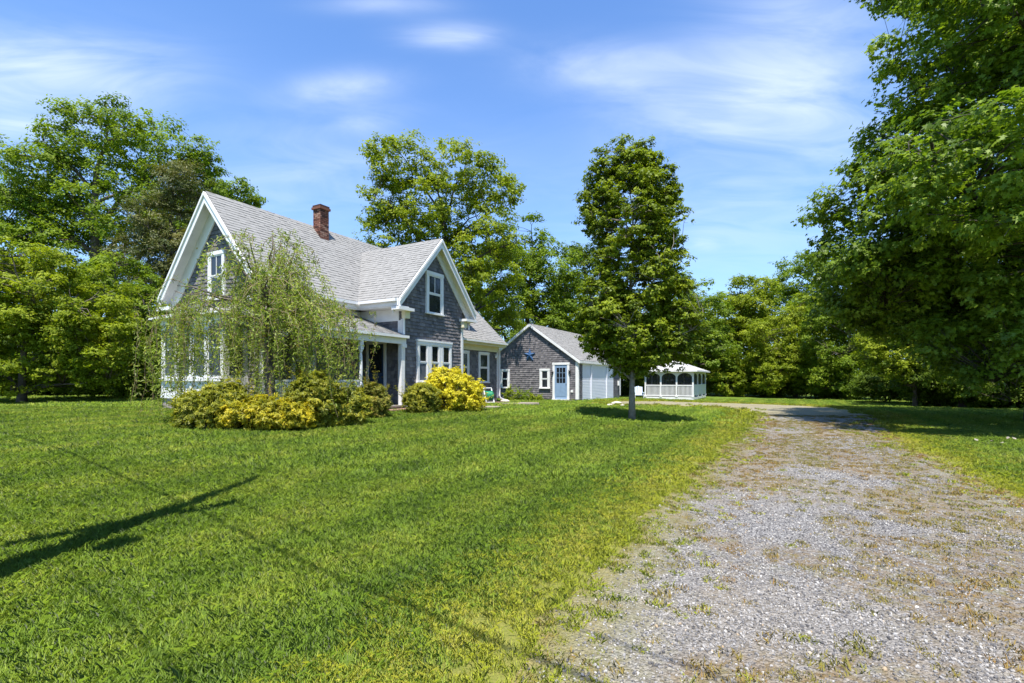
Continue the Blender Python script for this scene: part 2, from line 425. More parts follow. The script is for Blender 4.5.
# ------------------------------------------------------------------ scattered stuff by geometry nodes
def scatter(name, pts, rot, scl, idx, sources, **kw):
    me = bpy.data.meshes.new(name); n = len(pts)
    me.vertices.add(n); me.vertices.foreach_set('co', pts.astype(np.float32).ravel())
    for nm, typ, key, arr in (('rot', 'FLOAT_VECTOR', 'vector', rot), ('scl', 'FLOAT', 'value', scl), ('idx', 'INT', 'value', idx)):
        a = me.attributes.new(nm, typ, 'POINT'); a.data.foreach_set(key, np.ascontiguousarray(arr, dtype=np.int32 if typ == 'INT' else np.float32).ravel())
    o = bpy.data.objects.new(name, me); COL.objects.link(o)
    col = bpy.data.collections.new(name + '_sources')
    for s in sources: col.objects.link(s)
    g = bpy.data.node_groups.new(name, 'GeometryNodeTree')
    g.interface.new_socket('Geometry', in_out='INPUT', socket_type='NodeSocketGeometry')
    g.interface.new_socket('Geometry', in_out='OUTPUT', socket_type='NodeSocketGeometry')
    t = NT(g); gi = t.new('NodeGroupInput'); go = t.new('NodeGroupOutput'); ip = t.new('GeometryNodeInstanceOnPoints')
    ci = t.new('GeometryNodeCollectionInfo'); ci.inputs['Collection'].default_value = col
    ci.inputs['Separate Children'].default_value = True; ci.inputs['Reset Children'].default_value = True
    def na(nm, typ):
        k = t.new('GeometryNodeInputNamedAttribute', data_type=typ); k.inputs[0].default_value = nm
        return [q for q in k.outputs if q.enabled and q.name == 'Attribute'][0]
    er = t.new('FunctionNodeEulerToRotation'); t.l.new(na('rot', 'FLOAT_VECTOR'), er.inputs[0])
    t.l.new(gi.outputs[0], ip.inputs['Points']); t.l.new(ci.outputs[0], ip.inputs['Instance'])
    ip.inputs['Pick Instance'].default_value = True
    t.l.new(na('idx', 'INT'), ip.inputs['Instance Index']); t.l.new(er.outputs[0], ip.inputs['Rotation'])
    t.l.new(na('scl', 'FLOAT'), ip.inputs['Scale']); t.l.new(ip.outputs[0], go.inputs[0])
    md = o.modifiers.new('scatter', 'NODES'); md.node_group = g
    tag(o, kind='stuff', **kw); return o

def grass_mat(name, stops, trans=.3):
    m, t, b = newmat(name)
    pos = t.new('ShaderNodeNewGeometry').outputs['Position']
    n = t.noise(pos, .6, 3); n2 = t.noise(pos, 4.5, 3)
    mp = t.new('ShaderNodeMapping'); t.put(mp.inputs[0], pos); mp.inputs['Rotation'].default_value = (0, 0, -ROT)
    sp = t.new('ShaderNodeSeparateXYZ'); t.put(sp.inputs[0], mp.outputs[0])
    stripe = t.m('SINE', t.m('MULTIPLY', sp.outputs[1], 4.6))  # mowing stripes: light on leaning blades put into the blade colour
    rnd = t.new('ShaderNodeObjectInfo').outputs['Random']
    f = t.m('ADD', t.m('MULTIPLY', t.attr(), .5), t.m('MULTIPLY', t.m('SUBTRACT', n, .5), 1.0))
    f = t.m('ADD', f, t.m('MULTIPLY', t.m('SUBTRACT', n2, .5), .55)); f = t.m('ADD', f, t.m('MULTIPLY', rnd, .18))
    f = t.m('ADD', f, t.m('MULTIPLY', stripe, .15)); f = t.m('ADD', f, .12, clamp=True)
    c = t.ramp(f, stops); t.put(b.inputs['Base Color'], c)
    nv = t.new('ShaderNodeVectorMath', operation='ADD'); t.l.new(t.new('ShaderNodeNewGeometry').outputs['Normal'], nv.inputs[0]); nv.inputs[1].default_value = (0, 0, 1.5)
    nn = t.new('ShaderNodeVectorMath', operation='NORMALIZE'); t.l.new(nv.outputs[0], nn.inputs[0]); t.l.new(nn.outputs[0], b.inputs['Normal'])
    b.inputs['Roughness'].default_value = .5; b.inputs['Specular IOR Level'].default_value = .25
    tr = t.new('ShaderNodeBsdfTranslucent'); t.put(tr.inputs[0], t.mix(1.0, c, (1.2, 1.25, .6), 'MULTIPLY'))
    mx = t.new('ShaderNodeMixShader'); mx.inputs[0].default_value = trans
    t.l.new(b.outputs[0], mx.inputs[1]); t.l.new(tr.outputs[0], mx.inputs[2])
    t.l.new(mx.outputs[0], m.node_tree.nodes['Material Output'].inputs[0])
    return m
M['grass'] = grass_mat('lawn_grass', [(0, (.09, .165, .014)), (.4, (.175, .27, .024)), (.75, (.26, .33, .036)), (1, (.42, .42, .09))])
M['dry'] = grass_mat('dry_grass', [(0, (.20, .27, .018)), (.5, (.34, .37, .028)), (1, (.48, .43, .09))])

def tuft(name, rad, n, h, w, m, rng):
    r = rad * np.sqrt(rng.random(n)); q = rng.random(n) * 2 * np.pi
    bx, by = r * np.cos(q), r * np.sin(q)
    hh = h * rng.uniform(.55, 1.15, n); a = rng.random(n) * 2 * np.pi; lean = np.abs(rng.normal(0, .6, n)) + .2
    d = np.stack([np.cos(a), np.sin(a)], 1); s = np.stack([-np.sin(a), np.cos(a)], 1) * w * rng.uniform(.6, 1.3, n)[:, None] * .5
    b0 = np.stack([bx, by], 1); mid = b0 + d * (hh * lean * .35)[:, None]; tip = b0 + d * (hh * lean)[:, None]
    z = lambda k: (np.full(n, k) * hh)[:, None]
    v = np.stack([np.hstack([b0 - s, z(-.08)]), np.hstack([b0 + s, z(-.08)]), np.hstack([mid + s * .8, z(.6)]), np.hstack([tip, z(.97)]), np.hstack([mid - s * .8, z(.6)])], 1)
    return npmesh(name, v.reshape(-1, 3), 5, np.clip(rng.normal(.5, .22, n), 0, 1), m)

rng = np.random.default_rng(5)
def sources(tagname, rad, n, h, w, m): return [tuft(tagname, rad, n, h, w, m, rng) for _ in range(4)]
def lawn_points(y0, y1, dens, xmin=-60, xmax=60):
    A = (y1 - y0); pts = []
    xl = lambda y: np.maximum(-1.12 * y - 1.0, xmin); xr = lambda y: np.minimum(1.12 * y + 1.0, xmax)
    W = xr(y1) - xl(y1); n = int(A * W * dens)
    P = np.stack([rng.uniform(xl(y1), xr(y1), n), rng.uniform(y0, y1, n)], 1)
    k = (P[:, 0] > xl(P[:, 1])) & (P[:, 0] < xr(P[:, 1])); P = P[k]
    P = P[~built(P)]
    return P
def lay(P, zoff=0): return np.column_stack([P, gz(P[:, 0], P[:, 1]) + zoff])
def rots(n, tilt=.08):
    return np.stack([rng.normal(0, tilt, n), rng.normal(0, tilt, n), rng.random(n) * 6.283], 1)
def grass_zone(name, y0, y1, dens, rad, nb, h, w, label):
    P = lawn_points(y0, y1, dens); ins = in_poly(P, DPOLY); d = edge_dist(P)
    marg = np.minimum(.35 + .035 * P[:, 1], .9) * (1 + .35 * np.sin(P[:, 0] * 2.1 + P[:, 1] * 3.3))
    keep = ~ins & (d > marg * rng.uniform(.3, 1.0, len(P))) & (d > rad * .5)
    Q = P[keep]; n = len(Q)
    s = rng.uniform(.75, 1.25, n) * np.clip(.55 + .6 * d[keep], .55, 1)
    scatter(name, lay(Q), rots(n), s, rng.integers(0, 4, n), sources('grass_tuft', rad, nb, h, w, M['grass']), label=label, cat='grass')
    # thin yellowing growth on the margin of the gravel
    P = lawn_points(y0, y1, dens * 1.25); ins = in_poly(P, DPOLY); d = edge_dist(P)
    k = (~ins & (d < 1.1)) | (ins & (rng.random(len(P)) < .6 * np.exp(-d / .3)) & (d < 1.6)); Q = P[k]; n = len(Q)
    return Q, rng.uniform(.3, .62, n)
D = []
D.append(grass_zone('near_lawn_grass', 1.9, 7, 190, .11, 50, .046, .0038, 'short mown grass of the near lawn'))
D.append(grass_zone('middle_lawn_grass', 7, 16, 52, .2, 90, .055, .0065, 'short mown grass around the shrubs and the pear tree'))
D.append(grass_zone('far_lawn_grass', 16, 42, 9, .42, 160, .06, .015, 'short mown grass in front of the garage and gazebo'))
sr = sources('dry_tuft', .11, 40, .07, .006, M['dry'])
Q = np.vstack([d[0] for d in D]); S = np.concatenate([d[1] * (1 if i == 0 else 1.5 if i == 1 else 3) for i, d in enumerate(D)])
n = len(Q); scatter('margin_grass', lay(Q, .008), rots(n), S, rng.integers(0, 4, n), sr, label='thin yellow green grass growing along both drive edges', cat='grass')
# weeds creeping over the gravel
P = lawn_points(1.9, 20, 75); k = in_poly(P, DPOLY); P = P[k]
nz = moss(P[:, 0], P[:, 1]) * vnoise(P[:, 0] * 3.1, P[:, 1] * 3.1 + 4) * 1.3
P = P[(rng.random(len(P)) < np.clip(nz * 1.2 + .16 + .35 * np.exp(-edge_dist(P) / .5), .12, .95))]; n = len(P)
M['weed'] = grass_mat('creeping_weed', [(0, (.17, .18, .03)), (.45, (.25, .20, .05)), (.8, (.26, .15, .05)), (1, (.3, .13, .06))])
scatter('gravel_weeds', lay(P, .016), rots(n), rng.uniform(.3, .8, n), rng.integers(0, 4, n), sources('weed_tuft', .1, 30, .04, .008, M['weed']), label='low rusty weeds creeping over the gravel', cat='weeds')
# loose stones
def pebble(rng):
    mb = MB(); ph, th = 5, 7; V_ = []
    base = rng.uniform(.8, 1.2, (ph + 1, th))
    for i in range(ph + 1):
        for j in range(th):
            a = math.pi * i / ph; q = 2 * math.pi * j / th; r = base[i, j] if 0 < i < ph else 1
            V_.append((r * math.sin(a) * math.cos(q), .8 * r * math.sin(a) * math.sin(q), .6 * math.cos(a)))
    mb.v = V_
    for i in range(ph):
        for j in range(th):
            j2 = (j + 1) % th; mb.f.append((i * th + j, (i + 1) * th + j, (i + 1) * th + j2, i * th + j2)); mb.t.append(.5)
    return mb
def stone_mat():
    m, t, b = newmat('loose_stone'); r = t.new('ShaderNodeObjectInfo').outputs['Random']
    t.put(b.inputs['Base Color'], t.ramp(r, [(0, (.06, .056, .054)), (.4, (.18, .17, .163)), (.72, (.28, .262, .24)), (.88, (.36, .335, .30)), (.96, (.45, .425, .385)), (1, (.32, .23, .13))]))
    b.inputs['Roughness'].default_value = .85; return m
M['pebble'] = stone_mat()
ps = []
for i in range(5):
    o = pebble(rng).build('pebble', M['pebble']); COL.objects.unlink(o); ps.append(o)
P1 = lawn_points(1.9, 5.5, 2600); P2 = lawn_points(5.5, 13, 800)
P1 = P1[in_poly(P1, DPOLY)]; P2 = P2[in_poly(P2, DPOLY)]
Q = np.vstack([P1, P2]); k = rng.random(len(Q)) < np.clip(edge_dist(Q) / .9, .12, 1) * (1 - .75 * moss(Q[:, 0], Q[:, 1])); Q = Q[k]; n = len(Q)
ss = np.exp(rng.normal(math.log(.0062), .36, n)) * np.where(Q[:, 1] > 5.5, 1.25, 1)
scatter('loose_gravel', lay(Q, .021), rng.uniform(0, 6.28, (n, 3)), np.clip(ss, .003, .0135), rng.integers(0, 5, n), ps, label='loose grey stones lying over the drive', cat='gravel')

_bp = [hw(t_, w_) for t_, w_ in ((3.7, .9), (3.7, -.9), (5.2, -1.1), (7, -.7), (8.6, -.2), (9.0, .9))]
_bc = sum(_bp) / len(_bp); _bq = MB(); _ring = resample([*_bp, _bp[0]], 40)[:-1]
_bv = [(p[0], p[1], float(gz(*p)) + .03) for p in _ring]
for i in range(len(_bv)):
    a, b = _bv[i], _bv[(i + 1) % len(_bv)]; _bq.poly([(*_bc, float(gz(*_bc)) + .05), b, a][::-1])
_mb = _bq.build('mulch_bed', mat_plain('bark_mulch', (.16, .09, .06), .95, .5, 25, bump=1)); tag(_mb, 'reddish bark mulch bed along the low wing', 'bed', kind='structure')

# ------------------------------------------------------------------ building helpers
EZ = (0, 0, 1)
def window(par, O, ex, n, a0, a1, z0, z1, tr=.1, rails=True, screen=False, label=None, name='window', muntin=0, mat='white'):
    """casing with sill, two sashes and their panes, set on a wall"""
    b = MB(); O = Vector(O) + Vector(n) * .032
    b.fbox(O, ex, n, a0, a0 + tr, z0 + .05, z1 - tr, -.03, .05); b.fbox(O, ex, n, a1 - tr, a1, z0 + .05, z1 - tr, -.03, .05)
    b.fbox(O, ex, n, a0 - .015, a1 + .015, z1 - tr, z1, -.03, .06); b.fbox(O, ex, n, a0 - .03, a1 + .03, z0, z0 + .05, -.03, .085)
    w = b.build(name, M[mat], par)
    if label: w['label'] = label
    i0, i1, y0, y1 = a0 + tr, a1 - tr, z0 + .05, z1 - tr; st = .045; mid = (y0 + y1) / 2
    s = MB()
    for (q0, q1, d0, d1) in ((y0, mid + .02, .004, .026), (mid + .021, y1, .004, .038)):
        s.fbox(O, ex, n, i0, i0 + st, q0, q1, d0, d1); s.fbox(O, ex, n, i1 - st, i1, q0, q1, d0, d1)
        s.fbox(O, ex, n, i0 + st, i1 - st, q0, q0 + st, d0, d1); s.fbox(O, ex, n, i0 + st, i1 - st, q1 - st, q1, d0, d1)
    if muntin:
        for k in range(1, muntin + 1):
            x = i0 + (i1 - i0) * k / (muntin + 1); s.fbox(O, ex, n, x - .012, x + .012, mid + .02 + st, y1 - st, .016, .032)
    s.build('sash', M[mat], w)
    g = MB(); g.fbox(O, ex, n, i0 + st - .004, i1 - st + .004, mid + .03 + st - .01, y1 - st + .004, .003, .017); 
    if not screen: g.fbox(O, ex, n, i0 + st - .004, i1 - st + .004, y0 + st - .004, mid - st + .024, .003, .015)
    g.build('pane', M['glass'], w)
    if screen:
        g = MB(); g.fbox(O, ex, n, i0 + st - .004, i1 - st + .004, y0 + st - .004, mid - st + .024, .003, .015); g.build('insect_screen', M['screen'], w)
    return w

def shingled(b, O, ex, poly, expo=.127):
    b.courses(O, ex, EZ, poly, expo, (.08, .2), .026, tj=.3)
def roofplane(b, O, ex, ey, poly, expo=.14):
    b.courses(O, ex, ey, poly, expo, (.08, .2), .014, gap=0, tj=.15, jit=.5)

# ------------------------------------------------------------------ the house
HZ = .42
house = empty('shingled_house', (*P0, HZ), ROT, label='grey shingled two gabled house with porch, white trim and a brick chimney', cat='house')
T0, T1 = -3.8, 4.3                 # main block, gable wall to back wall
EV, RV, EH, RH = 1.6, 4.38, 3.82, 7.0   # eave line, ridge line, heights
ES = (RH - EH) / (RV - EV)
W0, W1 = 2.0, 6.76
CW, CR, CH = 3.62, 1.81, 6.34      # cross wing width, ridge, ridge height
CS = (CH - EH) / (CR + .5)
LW, LE_, LT = .85, 2.86, 7.9       # ell wall line, eave height, end
LS, LRV = .965, 3.2
LRH = LE_ + LS * (LRV - .5)

# walls: body with laid shingles over every face that is seen
def wall_body(b, poly_tz, axis_, c0, c1):
    """prism of a wall outline"""
    if axis_ == 'x':
        A = [(c0, p[0], p[1]) for p in poly_tz]; B = [(c1, p[0], p[1]) for p in poly_tz]
    else:
        A = [(p[0], c0, p[1]) for p in poly_tz]; B = [(p[0], c1, p[1]) for p in poly_tz]
    b.poly(A, .4); b.poly(B[::-1], .4); n = len(A)
    for i in range(n): b.quad(A[i], B[i], B[(i + 1) % n], A[(i + 1) % n], .4)
th = .09
zr = lambda v: min(EH + ES * (v - EV), EH + ES * (2 * RV - EV - v)) - .1
b = MB()
wall_body(b, [(W0, .28), (W1, .28), (W1, zr(W1)), (RV, zr(RV)), (W0, zr(W0))], 'x', T0, T1)
shingled(b, (T0, 0, 0), (0, -1, 0), [(-W1, .3), (-W0, .3), (-W0, zr(W0)), (-RV, zr(RV)), (-W1, zr(W1))])
shingled(b, (0, W0, 0), (1, 0, 0), [(T0, .3), (0, .3), (0, 3.7), (T0, 3.7)])
b.build('wall', M['shingle'], house)
b = MB()
zc = lambda t: min(EH + CS * (t + .5), EH + CS * (CW + .5 - t)) - .1
wall_body(b, [(0, .2), (CW, .2), (CW, zc(CW)), (CR, zc(CR)), (0, zc(0))], 'y', 0, 3.4)
shingled(b, (0, 0, 0), (1, 0, 0), [(0, .22), (CW, .22), (CW, zc(CW)), (CR, zc(CR)), (0, zc(0))])
shingled(b, (0, 0, 0), (0, -1, 0), [(-W0, .22), (0, .22), (0, 3.7), (-W0, 3.7)])
b.build('wall', M['shingle'], house)
b = MB()
zl = lambda v: min(LE_ + LS * (v - .5), LE_ + LS * (2 * LRV - .5 - v)) - .1
wall_body(b, [(LW, .15), (2 * LRV - LW, .15), (2 * LRV - LW, zl(LW)), (LRV, zl(LRV)), (LW, zl(LW))], 'x', CW + .1, LT)
shingled(b, (0, LW, 0), (1, 0, 0), [(CW, .18), (LT, .18), (LT, 2.75), (CW, 2.75)])
b.build('wall', M['shingle'], house)
# foundation
b = MB()
b.box(T0 + .03, T1 - .03, W0 + .03, W1 - .03, -.5, .28); b.box(.03, CW - .03, .03, 3.3, -.5, .2); b.box(CW + .13, LT - .03, LW + .03, 5.4, -.5, .15)
b.build('foundation', M['stone'], house)

# roofs: slabs and laid asphalt shingles
def slab(b, pts, thick=.07):
    top = [Vector(p) for p in pts]; bot = [p - Vector((0, 0, thick)) for p in top]; n = len(pts)
    b.poly(top, .5); b.poly(bot[::-1], .5)
    for i in range(n): b.quad(bot[i], bot[(i + 1) % n], top[(i + 1) % n], top[i], .4)
RT0, RT1 = -4.185, 4.6
b = MB(); sl = math.hypot(1, ES); hyp = (RV - EV) * sl
slab(b, [(RT0, EV, EH), (RT1, EV, EH), (RT1, RV, RH), (RT0, RV, RH)])
slab(b, [(RT0, RV, RH), (RT1, RV, RH), (RT1, 2 * RV - EV, EH), (RT0, 2 * RV - EV, EH)])
roofplane(b, (RT0, EV, EH + .004), (1, 0, 0), (0, 1, ES), [(0, 0), (RT1 - RT0, 0), (RT1 - RT0, hyp), (0, hyp)])
roofplane(b, (RT1, 2 * RV - EV, EH + .004), (-1, 0, 0), (0, -1, ES), [(0, 0), (RT1 - RT0, 0), (RT1 - RT0, hyp), (0, hyp)], .28)
for k in range(int((RT1 - RT0) / .3)):      # ridge caps
    x = RT0 + k * .3
    for sgn in (-1, 1):
        b.quad((x, RV, RH + .03), (x + .31, RV, RH + .022), (x + .31, RV + sgn * .12, RH + .012 - .12 * ES), (x, RV + sgn * .12, RH + .024 - .12 * ES), random.uniform(.3, .6))
b.build('roof', M['roof'], house)
b = MB(); sl = math.hypot(1, CS); hyp = (CR + .5) * sl; vx = EV + (CH - EH) / ES
FV = -.32
slab(b, [(-.5, FV, EH), (CR, FV, CH), (CR, vx, CH), (-.5, EV, EH)])
slab(b, [(CR, FV, CH), (CW + .5, FV, EH), (CW + .5, EV, EH), (CR, vx, CH)])
roofplane(b, (-.5, 0, EH + .006), (0, -1, 0), (1, 0, CS), [(-EV, 0), (-FV, 0), (-FV, hyp), (-vx, hyp)])
roofplane(b, (CW + .5, 0, EH + .006), (0, 1, 0), (-1, 0, CS), [(FV, 0), (EV, 0), (vx, hyp), (FV, hyp)])
for k in range(int((vx - FV) / .3)):
    y = FV + k * .3
    for sgn in (-1, 1):
        b.quad((CR, y, CH + .032), (CR, y + .31, CH + .024), (CR + sgn * .12, y + .31, CH + .014 - .12 * CS), (CR + sgn * .12, y, CH + .026 - .12 * CS), random.uniform(.3, .6))
b.build('roof', M['roof'], house)
b = MB(); sl = math.hypot(1, LS); hyp = (LRV - .5) * sl; L0, L1 = CW + .1, LT + .25
slab(b, [(L0, .5, LE_), (L1, .5, LE_), (L1, LRV, LRH), (L0, LRV, LRH)]); slab(b, [(L0, LRV, LRH), (L1, LRV, LRH), (L1, 2 * LRV - .5, LE_), (L0, 2 * LRV - .5, LE_)])
roofplane(b, (L0, .5, LE_ + .004), (1, 0, 0), (0, 1, LS), [(0, 0), (L1 - L0, 0), (L1 - L0, hyp), (0, hyp)])
roofplane(b, (L1, 2 * LRV - .5, LE_ + .004), (-1, 0, 0), (0, -1, LS), [(0, 0), (L1 - L0, 0), (L1 - L0, hyp), (0, hyp)], .28)
b.build('roof', M['roof'], house)

# dormer on the ell
dm = MB(); da, dz_ = (4.25, 5.55), (3.1, 4.32)
wall_body(dm, [(da[0], dz_[0]), (da[1], dz_[0]), (da[1], dz_[1]), (da[0], dz_[1])], 'y', 1.0, 2.6)
shingled(dm, (0, 1.0, 0), (1, 0, 0), [(da[0], 3.3), (da[1], 3.3), (da[1], dz_[1]), (da[0], dz_[1])])
dormer = dm.build('dormer', M['shingle'], house); dormer['label'] = 'small dormer on the low wing roof'
b = MB(); slab(b, [(da[0] - .2, .75, dz_[1] + .1), (da[1] + .2, .75, dz_[1] + .1), (da[1] + .2, 3.1, dz_[1] + .75), (da[0] - .2, 3.1, dz_[1] + .75)], .12); b.build('roof', M['roof'], dormer)
b = MB(); O_, e_, n_ = (0, .97, 0), (1, 0, 0), (0, -1, 0)
for (a0, a1, z0, z1) in ((4.55, 4.64, 3.4, 4.2), (5.16, 5.25, 3.4, 4.2), (4.52, 5.28, 3.34, 3.4), (4.52, 5.28, 4.2, 4.28), (4.64, 5.16, 3.78, 3.82)): b.fbox(O_, e_, n_, a0, a1, z0, z1, .0, .05)
b.fbox(O_, e_, n_, da[1] - .09, da[1] + .01, 3.3, 4.32, .0, .04)
b.build('window_frame', M['white'], dormer)
b = MB(); b.fbox(O_, e_, n_, 4.63, 5.17, 3.39, 4.21, .0, .025); b.build('pane', M['glass'], dormer)

# trim: rakes, soffits, fascias, friezes, cornice returns
b = MB(); c = MB()
XV, YV = (1, 0, 0), (0, 1, 0)
for s_, e0 in ((1, -.5), (-1, CW + .5)):                       # cross gable
    pe, pa = (e0, 0, EH), (CR, 0, CH)
    b.beam(pe, pa, YV, FV - .035, FV - .002, EZ, -.34, -.015); b.beam(pe, pa, YV, FV - .075, FV - .036, EZ, -.12, -.012)
    c.beam(pe, pa, YV, FV, -.002, EZ, -.13, -.075)
    b.beam(pe, pa, YV, -.06, -.021, EZ, -.52, -.132)
for e0 in (EV, 2 * RV - EV):                                   # main gable
    pe, pa = (0, e0, EH), (0, RV, RH)
    b.beam(pe, pa, XV, RT0 - .035, RT0 - .002, EZ, -.36, -.015); b.beam(pe, pa, XV, RT0 - .075, RT0 - .036, EZ, -.12, -.012)
    b.beam(pe, pa, XV, RT0, T0 - .002, EZ, -.13, -.075)
    b.beam(pe, pa, XV, T0 - .06, T0 - .021, EZ, -.75, -.132)
# eave fascias with gutters
b.box(RT0, -.5, EV - .03, EV - .003, EH - .26, EH - .015); b.box(-.53, -.503, FV, EV - .035, EH - .26, EH - .015)
b.box(RT0, -.57, EV - .14, EV - .032, EH - .13, EH - .03); b.box(-.64, -.532, FV + .05, EV - .15, EH - .13, EH - .03)
b.box(CW + .503, CW + .53, FV, EV, EH - .26, EH - .015)
b.box(RT0, -.5, EV, W0, EH - .30, EH - .26); b.box(-.5, 0, FV, EV, EH - .30, EH - .26)
b.box(RT0 + .4, -.03, W0 - .05, W0 - .018, EH - .72, EH - .302); b.box(-.05, -.018, .1, W0 - .052, EH - .72, EH - .302)
for t0, t1 in ((-.55, .22), (CW - .22, CW + .55)):             # returns
    b.box(t0, t1, FV - .06, -.02, EH - .40, EH - .30); tb = -.07 if t0 < 1 else CW - .17
    c.box(tb, tb + .24, FV + .1, -.052, EH - .64, EH - .402)
b.box(RT0 - .06, T0 - .02, 2 * RV - EV - .75, 2 * RV - EV + .05, EH - .42, EH - .30)
b.box(RT0 - .06, T0 - .02, EV - .05, EV + .75, EH - .42, EH - .30)
b.build('white_trim', M['white'], house)
# ell cornice
c.box(CW + .1, L1, .47, .497, LE_ - .1, LE_ - .01); c.box(CW + .1, L1, .5, LW - .002, LE_ - .22, LE_ - .102); c.box(CW + .1, LT, LW - .05, LW - .018, LE_ - .46, LE_ - .222)
c.build('cream_soffit', M['cream'], house)
b = MB(); b.box(CW + .3, L1, .38, .468, LE_ - .11, LE_ - .03); b.beam((L1, .5, LE_), (L1, LRV, LRH), XV, .002, .03, EZ, -.2, -.015); b.build('gutter', M['white'], house)
# corner boards
for (x0, x1, y0, y1, z0, z1) in ((-.06, .11, -.05, -.0, .2, EH - .66), (CW - .11, CW + .03, -.045, -.0, .2, EH - .66), (LT - .12, LT + .03, LW - .045, LW, .15, LE_ - .46),
                                 (T0 - .045, T0, W0 - .03, W0 + .16, .28, EH - .4), (T0 - .045, T0, W1 - .13, W1 + .03, .28, EH - .4), (-.05, -.015, 0, .14, .2, EH - .7)):
    b = MB(); b.box(x0, x1, y0, y1, z0, z1); b.build('corner_board', M['white'], house)
# downspouts
for x, y, zt in ((-.02, -.1, EH - .45), (LT + .02, LW - .1, LE_ - .25)):
    b = MB(); b.tube([(x, y + .05, zt), (x, y, zt - .15), (x, y, .25), (x + .05, y - .03, .13), (x + .38, y - .1, .02)], .045, 8); b.build('downspout', M['white'], house)

# windows
window(house, (0, 0, 0), (1, 0, 0), (0, -1, 0), 1.25, 2.27, 3.5, 5.1, .13, muntin=1, label='gable window of the wing facing the drive')
b0 = .74
w3 = MB(); O_, e_, n_ = (0, 0, 0), (1, 0, 0), (0, -1, 0)
for k in range(3):
    window(house, O_, e_, n_, .74 + k * .70, .74 + k * .70 + .66, .94, 2.45, .105, screen=True)
b = MB()
for k in (1, 2): b.fbox(O_, e_, n_, .74 + k * .70 - .043, .74 + k * .70 + .003, .99, 2.45, .0, .078)
b.fbox(O_, e_, n_, .70, 2.84, 2.452, 2.52, .0, .108); b.build('window_mullion', M['white'], house)
window(house, (0, LW, 0), (1, 0, 0), (0, -1, 0), 6.1, 7.0, .89, 2.35, .1)
window(house, (0, LW, 0), (1, 0, 0), (0, -1, 0), 4.4, 5.3, .89, 2.35, .1)
window(house, (T0, 0, 0), (0, -1, 0), (-1, 0, 0), -4.81, -3.9, 3.62, 5.19, .12, muntin=1, label='gable window above the white bay')
window(house, (0, W0, 0), (1, 0, 0), (0, -1, 0), -2.9, -2.0, 1.0, 2.4, .1)
# chimney
ch = MB(); cx0, cx1, cy0, cy1 = -.2, .2, 3.9, 4.3
zz = RH - 1.3; row = 0
while zz < 7.6:
    for (ax, p, q, fx) in (('x', cx0, cx1, cy0), ('y', cy0, cy1, cx0), ('x', cx0, cx1, cy1), ('y', cy0, cy1, cx1)):
        o = p - (.1 if row % 2 else 0)
        while o < q - .01:
            l, r_ = max(o, p), min(o + .2, q) - .01; tn = random.random()
            d = .006 * random.random()
            if r_ > l:
                if ax == 'x':
                    if fx == cy0: ch.box(l, r_, fx - d, fx + .05, zz, zz + .06, tn)
                    else: ch.box(l, r_, fx - .05, fx + d, zz, zz + .06, tn)
                else:
                    if fx == cx0: ch.box(fx - d, fx + .05, l, r_, zz, zz + .06, tn)
                    else: ch.box(fx - .05, fx + d, l, r_, zz, zz + .06, tn)
            o += .21
    zz += .07; row += 1
ch.box(cx0 + .01, cx1 - .01, cy0 + .01, cy1 - .01, RH - 1.3, 7.62, .1)
ch.box(cx0 - .05, cx1 + .05, cy0 - .05, cy1 + .05, 7.605, 7.69, .45); ch.box(cx0 - .02, cx1 + .02, cy0 - .02, cy1 + .02, 7.692, 7.77, .05)
chim = ch.build('chimney', M['brick'], house)
b = MB(); b.box(cx0 - .03, cx1 + .03, cy0 - .04, cy1, RH - .75, RH - .62 + .05); M['lead'] = mat_plain('lead_flashing', (.28, .28, .29), .5, .1, 6); b.build('flashing', M['lead'], chim)

# porch along the long side
b = MB(); PV = -.2; PE, PW_ = 2.58, 3.36; ps_ = (PW_ - PE) / (W0 - PV); hyp = (W0 - PV) * math.hypot(1, ps_)
slab(b, [(T0 - .2, PV, PE), (.03, PV, PE), (.03, W0 - .02, PW_), (T0 - .2, W0 - .02, PW_)], .06)
roofplane(b, (T0 - .2, PV, PE + .004), (1, 0, 0), (0, 1, ps_), [(0, 0), (3.99, 0), (3.99, hyp - .03), (0, hyp - .03)])
b.build('porch_roof', M['roof'], house)
b = MB(); b.box(T0 - .1, .02, PV + .02, PV + .14, PE - .3, PE - .05); b.box(T0 - .12, T0, PV + .15, W0 - .05, PE - .3, PE - .05); b.box(T0 - .2, .05, PV - .1, PV - .002, PE - .1, PE - .01)
b.box(-.2, .02, PV - .01, PV + .14, PE - .42, PE - .3)
b.build('porch_beam', M['white'], house)
b = MB(); b.box(T0, -.02, PV + .15, W0 - .03, PE - .13, PE - .1); b.build('porch_ceiling', M['cream'], house)
b = MB()
for k in range(13): b.box(T0 - .05, -.02, PV + k * .17, PV + k * .17 + .165, .14, .19)
b.box(T0 - .03, -.02, PV + .02, PV + .05, -.35, .138); b.box(T0 - .03, T0, PV + .06, W0, -.35, .138)
b.build('porch_floor', M['wood'], house)
for t, q in ((T0 + .02, 0), (-2.0, 0)):
    b = MB(); b.box(t - .06, t + .06, PV + .02, PV + .14, .19, .9); b.box(t - .06, t + .06, PV + .02, PV + .14, 2.0, PE - .3)
    b.lathe((t, PV + .08, .9), [(.055, 0), (.062, .04), (.04, .08), (.052, .25), (.058, .5), (.05, .85), (.038, 1.0), (.06, 1.05), (.055, 1.1)], 12); b.build('porch_post', M['white'], house)
b = MB(); b.box(-.22, -.06, PV + .02, PV + .16, .19, PE - .3); b.build('porch_post', M['white'], house)
